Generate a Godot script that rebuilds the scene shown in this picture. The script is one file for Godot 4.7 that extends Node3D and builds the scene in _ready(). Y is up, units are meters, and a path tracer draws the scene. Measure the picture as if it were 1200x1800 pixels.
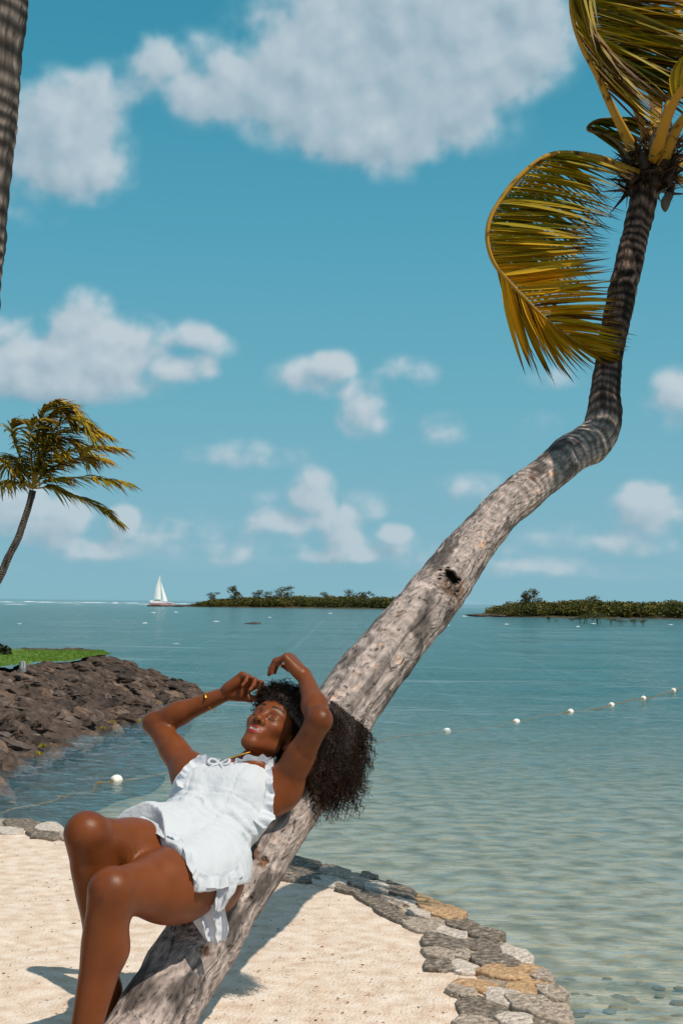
extends Node3D
# A woman in a white dress lying on a leaning palm trunk above a tropical lagoon.
# Units are metres, y is up; y = 0 is the sand, the sea lies at WATER.

const FOCAL := 2500.0            # of a 1200 x 1800 picture
const WATER := -0.75
var cam_pos := Vector3(0, 1.25, 0)
var cam_basis := Basis.IDENTITY
var taken := {}
var M := {}
var wind := Vector3(0.95, 0.05, 0.0)


# ---------------------------------------------------------------- helpers
class Shape:
	var v := PackedVector3Array()
	var n := PackedVector3Array()
	var c := PackedColorArray()
	var uv := PackedVector2Array()
	var ix := PackedInt32Array()

	func point(p: Vector3, nn: Vector3, cc: Color = Color.WHITE, t: Vector2 = Vector2.ZERO) -> int:
		v.append(p); n.append(nn); c.append(cc); uv.append(t)
		return v.size() - 1

	func tri(a: int, b: int, d: int) -> void:   # given counter-clockwise from outside
		ix.append(a); ix.append(d); ix.append(b)

	func quad(a: int, b: int, d: int, e: int) -> void:
		tri(a, b, d); tri(a, d, e)

	func face(a: Vector3, b: Vector3, d: Vector3, cc: Color = Color.WHITE) -> void:
		var nn := (b - a).cross(d - a).normalized()
		tri(point(a, nn, cc), point(b, nn, cc), point(d, nn, cc))

	func smooth() -> void:
		n.fill(Vector3.ZERO)
		for k in range(0, ix.size(), 3):
			var a := ix[k]
			var b := ix[k + 2]
			var d := ix[k + 1]
			var w := (v[b] - v[a]).cross(v[d] - v[a])
			n[a] += w; n[b] += w; n[d] += w
		for k in n.size():
			n[k] = n[k].normalized() if n[k].length_squared() > 1e-20 else Vector3.UP

	# smooth normals of a tube whose first and last column lie on each other; the two end fans keep theirs
	func smooth_seam(columns: int) -> void:
		var keep := n.duplicate()
		smooth()
		var k := 0
		while k + columns <= v.size() and (uv[k].x == 0.0 and uv[k + columns - 1].x == 1.0):
			var w := (n[k] + n[k + columns - 1]).normalized()
			n[k] = w
			n[k + columns - 1] = w
			k += columns
		while k < v.size():
			n[k] = keep[k]
			k += 1

	func mesh() -> ArrayMesh:
		var a := []
		a.resize(Mesh.ARRAY_MAX)
		a[Mesh.ARRAY_VERTEX] = v
		a[Mesh.ARRAY_NORMAL] = n
		a[Mesh.ARRAY_COLOR] = c
		a[Mesh.ARRAY_TEX_UV] = uv
		a[Mesh.ARRAY_INDEX] = ix
		var m := ArrayMesh.new()
		m.add_surface_from_arrays(Mesh.PRIMITIVE_TRIANGLES, a)
		return m


# A distance field on a grid; tapered bones and ellipsoids are joined with a smooth minimum and meshed as surface nets.
class Field:
	const FAR := 0.2
	var lo: Vector3
	var h: float
	var nx: int
	var ny: int
	var nz: int
	var f := PackedFloat32Array()
	var margin := 0.035

	func _init(from: Vector3, to: Vector3, cell: float) -> void:
		lo = from
		h = cell
		nx = int((to.x - from.x) / h) + 2
		ny = int((to.y - from.y) / h) + 2
		nz = int((to.z - from.z) / h) + 2
		f.resize(nx * ny * nz)
		f.fill(FAR)

	func span(a: Vector3, b: Vector3) -> Array:
		var p := (a - lo) / h
		var q := (b - lo) / h
		return [maxi(0, int(p.x)), mini(nx - 1, int(q.x) + 1), maxi(0, int(p.y)), mini(ny - 1, int(q.y) + 1), maxi(0, int(p.z)), mini(nz - 1, int(q.z) + 1)]

	func bone(a: Vector3, b: Vector3, ra: float, rb: float, k := 0.02) -> void:
		margin = k + 2.0 * h
		var m := maxf(ra, rb) + margin
		var s := span(a.min(b) - Vector3(m, m, m), a.max(b) + Vector3(m, m, m))
		var ab := b - a
		var inv := 1.0 / maxf(ab.length_squared(), 1e-9)
		var dr := rb - ra
		for z in range(s[4], s[5] + 1):
			for y in range(s[2], s[3] + 1):
				var i: int = s[0] + nx * (y + ny * z)
				for x in range(s[0], s[1] + 1):
					var p := Vector3(lo.x + x * h, lo.y + y * h, lo.z + z * h) - a
					var t := clampf(p.dot(ab) * inv, 0.0, 1.0)
					var d := (p - ab * t).length() - ra - dr * t
					if d < margin:
						var o := f[i]
						var w := maxf(k - absf(o - d), 0.0)
						f[i] = minf(o, d) - w * w / (4.0 * k)
					i += 1

	func ball(at: Vector3, r: float, k := 0.02) -> void:
		bone(at, at, r, r, k)

	# r: half axes along the columns of b
	func egg(at: Vector3, b: Basis, r: Vector3, k := 0.02, carve := false) -> void:
		margin = k + 2.0 * h
		var ext := (b.x.abs() * r.x + b.y.abs() * r.y + b.z.abs() * r.z) + Vector3(margin, margin, margin)
		var s := span(at - ext, at + ext)
		var inv := b.transposed()
		for z in range(s[4], s[5] + 1):
			for y in range(s[2], s[3] + 1):
				var i: int = s[0] + nx * (y + ny * z)
				for x in range(s[0], s[1] + 1):
					var p: Vector3 = inv * (Vector3(lo.x + x * h, lo.y + y * h, lo.z + z * h) - at)
					var q := p / r
					var k0 := q.length()
					var k1 := (q / r).length()
					var d := k0 * (k0 - 1.0) / maxf(k1, 1e-6) if k0 > 1e-4 else -minf(r.x, minf(r.y, r.z))
					if d < margin:
						var o := f[i]
						if carve:
							var w := maxf(k - absf(o + d), 0.0)
							f[i] = maxf(o, -d) + w * w / (4.0 * k)
						else:
							var w := maxf(k - absf(o - d), 0.0)
							f[i] = minf(o, d) - w * w / (4.0 * k)
					i += 1

	# keeps only what lies where cut(p) < 0
	func keep(cut: Callable) -> void:
		margin = 0.06
		var i := 0
		for z in nz:
			for y in ny:
				for x in nx:
					if f[i] < margin:
						f[i] = maxf(f[i], cut.call(Vector3(lo.x + x * h, lo.y + y * h, lo.z + z * h)))
					i += 1

	func push(by: Callable) -> void:
		margin = 0.02
		var i := 0
		for z in nz:
			for y in ny:
				for x in nx:
					if absf(f[i]) < margin:
						f[i] += by.call(Vector3(lo.x + x * h, lo.y + y * h, lo.z + z * h))
					i += 1

	func value(p: Vector3) -> float:
		var q := (p - lo) / h
		var x := int(q.x)
		var y := int(q.y)
		var z := int(q.z)
		if q.x < 0.0 or q.y < 0.0 or q.z < 0.0 or x > nx - 2 or y > ny - 2 or z > nz - 2:
			return FAR
		var a := q.x - x
		var b := q.y - y
		var c := q.z - z
		var i := x + nx * (y + ny * z)
		var j := i + nx * ny
		return lerpf(lerpf(lerpf(f[i], f[i + 1], a), lerpf(f[i + nx], f[i + nx + 1], a), b), lerpf(lerpf(f[j], f[j + 1], a), lerpf(f[j + nx], f[j + nx + 1], a), b), c)

	func into(out: Shape, put: Transform3D, colour: Callable) -> void:
		var at := PackedInt32Array()
		at.resize(nx * ny * nz)
		at.fill(-1)
		var sy := nx
		var sz := nx * ny
		var cells := PackedInt32Array()
		var corner := PackedInt32Array([0, 1, sy, sy + 1, sz, sz + 1, sz + sy, sz + sy + 1])
		var ends := [[0, 1], [2, 3], [4, 5], [6, 7], [0, 2], [1, 3], [4, 6], [5, 7], [0, 4], [1, 5], [2, 6], [3, 7]]
		for z in nz - 1:
			for y in ny - 1:
				var i := nx * (y + ny * z)
				for x in nx - 1:
					var f0 := f[i]
					if f0 < 0.1:
						var f7 := f[i + sz + sy + 1]
						var f1 := f[i + 1]
						var f2 := f[i + sy]
						var f3 := f[i + sy + 1]
						var f4 := f[i + sz]
						var f5 := f[i + sz + 1]
						var f6 := f[i + sz + sy]
						var lowest := minf(minf(minf(f0, f1), minf(f2, f3)), minf(minf(f4, f5), minf(f6, f7)))
						var highest := maxf(maxf(maxf(f0, f1), maxf(f2, f3)), maxf(maxf(f4, f5), maxf(f6, f7)))
						if lowest < 0.0 and highest >= 0.0:
							var g := [f0, f1, f2, f3, f4, f5, f6, f7]
							var sum := Vector3.ZERO
							var count := 0
							for e in ends:
								var fa: float = g[e[0]]
								var fb: float = g[e[1]]
								if (fa < 0.0) != (fb < 0.0):
									var t := fa / (fa - fb)
									var pa := Vector3(e[0] & 1, (e[0] >> 1) & 1, e[0] >> 2)
									var pb := Vector3(e[1] & 1, (e[1] >> 1) & 1, e[1] >> 2)
									sum += pa.lerp(pb, t)
									count += 1
							var p := lo + (Vector3(x, y, z) + sum / count) * h
							var gr := Vector3(f1 + f3 + f5 + f7 - f0 - f2 - f4 - f6, f2 + f3 + f6 + f7 - f0 - f1 - f4 - f5, f4 + f5 + f6 + f7 - f0 - f1 - f2 - f3)
							at[i] = out.point(put * p, (put.basis * gr).normalized(), colour.call(p))
							cells.append(i)
					i += 1
		for i in cells:
			var x := i % nx
			var y := (i / nx) % ny
			var z := i / sz
			var inside := f[i] < 0.0
			if y > 0 and z > 0 and (f[i + 1] < 0.0) != inside:
				ring(out, at, [i - sy - sz, i - sz, i, i - sy], inside)
			if x > 0 and z > 0 and (f[i + sy] < 0.0) != inside:
				ring(out, at, [i - 1 - sz, i - 1, i, i - sz], inside)
			if x > 0 and y > 0 and (f[i + sz] < 0.0) != inside:
				ring(out, at, [i - 1 - sy, i - sy, i, i - 1], inside)

	func ring(out: Shape, at: PackedInt32Array, q: Array, inside: bool) -> void:
		var a := at[q[0]]
		var b := at[q[1]]
		var d := at[q[2]]
		var e := at[q[3]]
		if a < 0 or b < 0 or d < 0 or e < 0:
			return
		if inside:
			out.quad(a, b, d, e)
		else:
			out.quad(a, e, d, b)


func numbered(called: String) -> String:
	var k: int = taken.get(called, 0)
	taken[called] = k + 1
	return called if k == 0 else "%s_%03d" % [called, k]

func tag(o: Node, label: String, category: String, group := "", kind := "") -> Node:
	o.set_meta("label", label)
	o.set_meta("category", category)
	if group: o.set_meta("group", group)
	if kind: o.set_meta("kind", kind)
	return o

func thing(called: String, at: Vector3, label: String, category: String, group := "") -> Node3D:
	var o := Node3D.new()
	o.name = numbered(called)
	o.position = at
	add_child(o)
	tag(o, label, category, group)
	return o

# one named mesh; a Shape is in world space and is moved into the parent's
func obj(called: String, s, material: Material, parent: Node3D = self) -> MeshInstance3D:
	var o := MeshInstance3D.new()
	o.name = numbered(called) if parent == self else called
	var base := Vector3.ZERO
	var up: Node = parent
	while up != self:
		base += (up as Node3D).position
		up = up.get_parent()
	if s is Shape:
		var sh: Shape = s
		if parent == self:
			var low := Vector3(INF, INF, INF)
			var high := -low
			for p in sh.v:
				low = low.min(p)
				high = high.max(p)
			base = Vector3((low.x + high.x) / 2, low.y, (low.z + high.z) / 2)
			o.position = base
		for k in sh.v.size():
			sh.v[k] -= base
		o.mesh = sh.mesh()
	else:
		o.mesh = s
	o.material_override = material
	parent.add_child(o, true)
	return o

func struct(called: String, s, material: Material) -> MeshInstance3D:
	var o := obj(called, s, material)
	o.set_meta("kind", "structure")
	return o

func lin(r: float, g: float, b: float) -> Color:
	return Color(r, g, b).linear_to_srgb()

func mat(called: String, colour: Color, rough := 0.8, spec := 0.5) -> StandardMaterial3D:
	var m := StandardMaterial3D.new()
	m.resource_name = called
	m.albedo_color = colour
	m.roughness = rough
	m.metallic_specular = spec
	M[called] = m
	return m

func vmat(called: String, rough := 0.8, spec := 0.5) -> StandardMaterial3D:
	var m := mat(called, Color.WHITE, rough, spec)
	m.vertex_color_use_as_albedo = true
	return m

func noise(seed_: int, freq: float, octaves := 4, type := FastNoiseLite.TYPE_SIMPLEX_SMOOTH) -> FastNoiseLite:
	var q := FastNoiseLite.new()
	q.seed = seed_
	q.frequency = freq
	q.noise_type = type
	q.fractal_type = FastNoiseLite.FRACTAL_FBM if octaves > 1 else FastNoiseLite.FRACTAL_NONE
	q.fractal_octaves = octaves
	return q

func grain_texture(seed_: int, freq: float, size := 512, octaves := 5) -> ImageTexture:
	var im := noise(seed_, freq, octaves).get_seamless_image(size, size)
	im.convert(Image.FORMAT_RGBA8)
	return ImageTexture.create_from_image(im)

# a colour texture that runs through a ramp along noise
func ramp_texture(seed_: int, freq: float, colours: Array, size := 512, octaves := 5) -> ImageTexture:
	var im := noise(seed_, freq, octaves).get_seamless_image(size, size)
	im.convert(Image.FORMAT_L8)
	var d := im.get_data()
	var out := PackedByteArray()
	out.resize(size * size * 3)
	var table := []
	for k in 256:
		var x := k / 255.0 * (colours.size() - 1)
		var i := mini(int(x), colours.size() - 2)
		var cc: Color = (colours[i] as Color).lerp(colours[i + 1], x - i).linear_to_srgb()
		table.append([cc.r8, cc.g8, cc.b8])
	for k in d.size():
		var t: Array = table[d[k]]
		out[k * 3] = t[0]
		out[k * 3 + 1] = t[1]
		out[k * 3 + 2] = t[2]
	return ImageTexture.create_from_image(Image.create_from_data(size, size, false, Image.FORMAT_RGB8, out))

# the point at distance d in front of the camera that the photograph shows at a pixel
func P(px: float, py: float, d: float) -> Vector3:
	var r: Vector3 = cam_basis * Vector3((px - 600.0) / FOCAL, (900.0 - py) / FOCAL, -1.0)
	return cam_pos + r * (d / -r.z)

# where the sight line through a pixel meets the height y
func G(px: float, py: float, y: float) -> Vector3:
	var r: Vector3 = cam_basis * Vector3((px - 600.0) / FOCAL, (900.0 - py) / FOCAL, -1.0)
	return cam_pos + r * ((y - cam_pos.y) / r.y)

func curve(points: Array, count: int) -> PackedVector3Array:   # Catmull-Rom through the points, even in parameter
	var out := PackedVector3Array()
	var last := points.size() - 1
	for k in count:
		var x := float(k) / (count - 1) * last
		var i := mini(int(x), last - 1)
		var t := x - i
		var a: Vector3 = points[maxi(i - 1, 0)]
		var b: Vector3 = points[i]
		var d: Vector3 = points[i + 1]
		var e: Vector3 = points[mini(i + 2, last)]
		out.append(b.cubic_interpolate(d, a, e, t))
	return out

func along(values: Array, t: float):   # linear look-up in an array of numbers, vectors or colours
	var x := clampf(t, 0.0, 1.0) * (values.size() - 1)
	var i := mini(int(x), values.size() - 2)
	return lerp(values[i], values[i + 1], x - i)

func tube(s: Shape, path: PackedVector3Array, radius: Callable, sides: int, colour: Color, flat := 1.0, side0 := Vector3.ZERO) -> void:
	var side := side0
	var rings := []
	var run := 0.0
	for k in path.size():
		var t := (path[mini(k + 1, path.size() - 1)] - path[maxi(k - 1, 0)]).normalized()
		if side == Vector3.ZERO:
			side = t.cross(Vector3.UP if absf(t.y) < 0.9 else Vector3.RIGHT)
		side = (side - t * side.dot(t)).normalized()
		var other := t.cross(side)
		if k: run += path[k].distance_to(path[k - 1])
		var r: float = radius.call(float(k) / (path.size() - 1))
		var ring := []
		for j in sides + 1:
			var a := TAU * j / sides
			var out := side * cos(a) + other * sin(a) * flat
			ring.append(s.point(path[k] + out * r, (side * cos(a) + other * sin(a) / flat).normalized(), colour, Vector2(float(j) / sides, run)))
		rings.append(ring)
	for k in path.size() - 1:
		for j in sides:
			s.quad(rings[k][j], rings[k][j + 1], rings[k + 1][j + 1], rings[k + 1][j])
	for e in [0, path.size() - 1]:
		var nn: Vector3 = (path[e] - path[1 if e == 0 else e - 1]).normalized()
		var mid := s.point(path[e], nn, colour, Vector2(0.5, 0))
		for j in sides:
			var a: int = rings[e][j]
			var b: int = rings[e][j + 1]
			a = s.point(s.v[a], nn, colour); b = s.point(s.v[b], nn, colour)
			if e == 0: s.tri(mid, b, a)
			else: s.tri(mid, a, b)

func box(s: Shape, at: Vector3, b: Basis, size: Vector3, cc := Color.WHITE) -> void:
	var hx := b.x * size.x / 2
	var hy := b.y * size.y / 2
	var hz := b.z * size.z / 2
	for f in [[hx, hy, hz], [-hx, hz, hy], [hy, hz, hx], [-hy, hx, hz], [hz, hx, hy], [-hz, hy, hx]]:
		var p: Vector3 = at + f[0]
		var a: Vector3 = f[1]
		var d: Vector3 = f[2]
		s.face(p - a - d, p + a - d, p + a + d, cc)
		s.face(p - a - d, p + a + d, p - a + d, cc)

func lump(seed_: int, detail: int, rough: float, flatten: float) -> ArrayMesh:   # an angular stone of radius about 1
	var r := RandomNumberGenerator.new()
	r.seed = seed_
	var cuts := []
	for k in 11:
		var d := Vector3(r.randfn(), r.randfn() * 0.8, r.randfn()).normalized()
		cuts.append([d, r.randf_range(0.55, 0.9)])
	var q := noise(seed_, 1.3, 3)
	var sp := SphereMesh.new()
	sp.radial_segments = detail
	sp.rings = detail / 2
	var a := sp.get_mesh_arrays()
	var s := Shape.new()
	var pts: PackedVector3Array = a[Mesh.ARRAY_VERTEX]
	for p0 in pts:
		var p: Vector3 = p0.normalized()
		var reach := 1.0
		for c in cuts:
			var cosine: float = p.dot(c[0])
			if cosine > 0.05: reach = minf(reach, c[1] / cosine)
		reach *= 1.0 + rough * q.get_noise_3dv(p * 1.7)
		p *= reach
		p.y *= flatten
		s.point(p, Vector3.UP, Color.WHITE)
	s.ix = a[Mesh.ARRAY_INDEX]
	# flat facets
	var t := Shape.new()
	for k in range(0, s.ix.size(), 3):
		var x := s.v[s.ix[k]]
		var y := s.v[s.ix[k + 2]]
		var z := s.v[s.ix[k + 1]]
		if (y - x).cross(z - x).length_squared() > 1e-12:
			t.face(x, y, z)
	return t.mesh()


# ---------------------------------------------------------------- sky, light, camera
func sky_image() -> Image:
	var w := 4096
	var half := 1024
	var cover := PackedFloat32Array()
	cover.resize(w * half)
	var blobs := []
	# clouds in view: pixel of the photograph, half sizes, strength
	for b in [
		[640, 90, 200, 130, 1.15], [545, 180, 120, 95, 1.0], [760, 70, 175, 125, 1.0], [680, 225, 140, 90, 1.0], [900, 60, 110, 110, 0.8], [810, 230, 110, 60, 0.35],
		[320, 130, 80, 65, 0.85], [350, 190, 55, 42, 0.7], [205, 145, 55, 40, 0.45], [270, 95, 44, 34, 0.5],
		[110, 250, 110, 95, 0.75], [70, 190, 75, 65, 0.6], [160, 310, 66, 54, 0.6], [40, 370, 66, 44, 0.35],
		[60, 625, 120, 72, 1.0], [150, 560, 50, 50, 1.0], [220, 600, 66, 50, 0.9], [110, 665, 165, 46, 0.9], [330, 585, 50, 26, 0.6], [330, 650, 48, 24, 0.7], [370, 610, 44, 28, 0.35],
		[550, 665, 70, 38, 0.8], [588, 640, 38, 26, 0.7], [640, 728, 44, 48, 0.85], [710, 660, 56, 34, 0.6], [772, 755, 44, 32, 0.5], [1185, 705, 52, 52, 0.75], [980, 665, 66, 24, 0.35], [950, 750, 44, 28, 0.3], [1100, 560, 60, 34, 0.22],
		[440, 800, 100, 28, 0.45], [830, 862, 64, 28, 0.5], [1135, 895, 56, 44, 1.0], [1110, 957, 80, 24, 0.6],
		[550, 862, 38, 38, 1.0], [500, 900, 66, 34, 0.7], [480, 942, 80, 38, 0.6], [597, 930, 33, 38, 0.8], [692, 935, 28, 17, 0.8], [640, 890, 34, 34, 0.4],
		[215, 915, 23, 30, 0.9], [60, 910, 80, 50, 0.7], [120, 915, 38, 44, 0.75], [160, 970, 68, 20, 0.7], [30, 880, 54, 34, 0.6], [592, 975, 56, 17, 0.7], [400, 975, 34, 18, 0.4], [300, 935, 90, 44, 0.42], [870, 990, 66, 28, 0.35], [990, 1000, 66, 22, 0.3], [760, 1000, 66, 22, 0.3], [700, 965, 90, 26, 0.35], [1000, 940, 90, 26, 0.3]]:
		var r: Vector3 = cam_basis * Vector3((b[0] - 600.0) / FOCAL, (900.0 - b[1]) / FOCAL, -1.0)
		r = r.normalized()
		blobs.append([rad_to_deg(atan2(r.x, -r.z)), rad_to_deg(asin(r.y)), b[2] / 43.6, b[3] / 43.6, b[4]])
	# the same kind of clouds all round
	var g := RandomNumberGenerator.new()
	g.seed = 77
	for k in 210:
		var az := g.randf_range(-180.0, 180.0)
		var el := 2.0 + 60.0 * pow(g.randf(), 1.8)
		if absf(az) < 18.0 and el < 27.0:
			continue
		var big := (0.5 + el * 0.11) * g.randf_range(0.5, 1.5)
		for j in g.randi_range(3, 6):
			blobs.append([az + g.randfn() * big * 1.1 / cos(deg_to_rad(el)), maxf(0.8, el + g.randfn() * big * 0.45), big * g.randf_range(0.6, 1.2), big * g.randf_range(0.4, 0.75), g.randf_range(0.45, 1.0)])
	var per := w / 360.0
	for b in blobs:
		var stretch := 1.0 / cos(deg_to_rad(b[1]))
		var cx: float = b[0] * per          # the panorama begins straight ahead
		var cy: float = (90.0 - b[1]) * per
		var rx: float = b[2] * per * 1.45 * stretch
		var ry: float = b[3] * per * 1.45
		for y in range(maxi(0, int(cy - ry)), mini(half, int(cy + ry) + 1)):
			var dy := (y - cy) / ry
			if dy > 0.0: dy *= 1.25
			var room := 1.0 - dy * dy
			if room <= 0.0: continue
			var reach := sqrt(room) * rx
			for x in range(int(cx - reach), int(cx + reach) + 1):
				var dx := (x - cx) / rx
				var q := maxf(room - dx * dx, 0.0)
				var i := y * w + posmod(x, w)
				cover[i] = minf(1.5, cover[i] + b[4] * pow(q, 1.25) * 1.15)
	var rough := noise(5, 0.02, 6)
	rough.fractal_gain = 0.52
	var ni := rough.get_image(w, half, false, false, false)
	ni.convert(Image.FORMAT_L8)
	var nd := ni.get_data()
	var level := [[0.0, 134, 180, 195], [3.0, 130, 180, 197], [8.0, 110, 173, 193], [14.0, 88, 162, 187], [22.0, 62, 144, 172], [40.0, 45, 116, 150], [90.0, 34, 95, 132]]
	var out := PackedByteArray()
	var row_colour := []
	for y in half:
		var el := 90.0 - (y + 0.5) / per
		var k := 0
		while k < level.size() - 2 and el > level[k + 1][0]:
			k += 1
		var t: float = clampf((el - level[k][0]) / (level[k + 1][0] - level[k][0]), 0.0, 1.0)
		var cc := [lerpf(level[k][1], level[k + 1][1], t), lerpf(level[k][2], level[k + 1][2], t), lerpf(level[k][3], level[k + 1][3], t)]
		row_colour.append(cc)
		var one := PackedByteArray([int(cc[0] + 0.5), int(cc[1] + 0.5), int(cc[2] + 0.5)])
		while one.size() < w * 3:
			one.append_array(one)
		out.append_array(one.slice(0, w * 3))
	# thickness of cloud, then its colour: lit from the sun's side, thin parts let the blue through
	for i in w * half:
		var c := cover[i]
		if c > 0.02:
			var n := nd[i - i % w + (i + w / 2) % w] / 255.0
			var y := i / w
			var finer := nd[((y * 3) & 1023) * w + ((i % w) * 3 + 700) % w] / 255.0
			var low := clampf((y - 700.0) / 300.0, 0.0, 1.0)      # far clouds are small in the sky and so is their relief
			cover[i] = c + ((n - 0.5) * lerpf(2.0, 1.3, low) + (finer - 0.5) * lerpf(0.35, 1.1, low)) * minf(1.0, c * 2.0)
	for y in range(12, half):
		var cc: Array = row_colour[y]
		var far := clampf(1.0 - (90.0 - y / per) / 9.0, 0.0, 1.0)
		for x in w:
			var i := y * w + x
			var d := cover[i]
			# thin broken veil low over the sea
			if far > 0.0:
				d += 0.34 * far * smoothstep(0.42, 0.66, nd[((y * 3) % half) * w + (x / 2 + w / 4) % w] / 255.0)
			if d > 0.06:
				var a := smoothstep(0.06, 1.0, d) * (0.88 - 0.22 * far)
				var towards := cover[i - w * 7 + 5]
				var lit := clampf(0.68 + (d - towards) * 0.5, 0.0, 1.0)
				out[i * 3] = int(lerpf(cc[0], lerpf(138.0, 203.0, lit), a))
				out[i * 3 + 1] = int(lerpf(cc[1], lerpf(163.0, 210.0, lit), a))
				out[i * 3 + 2] = int(lerpf(cc[2], lerpf(180.0, 217.0, lit), a))
	var below := PackedByteArray([88, 128, 134])
	while below.size() < w * 3 * half:
		below.append_array(below)
	out.append_array(below.slice(0, w * 3 * half))
	return Image.create_from_data(w, half * 2, false, Image.FORMAT_RGB8, out)


func light_and_camera() -> void:
	cam_basis = Basis.from_euler(Vector3(deg_to_rad(3.708), 0.0, deg_to_rad(0.69)))
	var cam := Camera3D.new()
	cam.name = "camera"
	cam.fov = 39.598
	cam.near = 0.05
	cam.far = 20000.0
	cam.position = cam_pos
	cam.basis = cam_basis
	add_child(cam)
	var e := Environment.new()
	e.background_mode = Environment.BG_SKY
	var sky := Sky.new()
	var pano := PanoramaSkyMaterial.new()
	pano.panorama = ImageTexture.create_from_image(sky_image())
	pano.energy_multiplier = 1.0
	sky.sky_material = pano
	e.sky = sky
	e.tonemap_mode = Environment.TONE_MAPPER_LINEAR
	e.tonemap_exposure = 1.0
	e.sdfgi_enabled = true
	e.ssao_enabled = true
	e.ssil_enabled = true
	e.volumetric_fog_enabled = true
	e.volumetric_fog_density = 0.0
	var we := WorldEnvironment.new()
	we.name = "world_environment"
	we.environment = e
	add_child(we)
	var sun := DirectionalLight3D.new()
	sun.name = "sun"
	sun.light_energy = 1.25
	sun.light_color = Color(1.0, 0.965, 0.9)
	sun.light_angular_distance = 0.5
	sun.shadow_enabled = true
	sun.basis = Basis.looking_at(-Vector3(0.49, 1.0, 0.45).normalized())
	add_child(sun)


# ---------------------------------------------------------------- sea, sand, wall
func depth_of_sea(r: float) -> float:
	return 0.22 + 2.6 * clampf(pow(maxf(r - 5.0, 0.0) / 110.0, 0.8), 0.0, 1.0)

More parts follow.
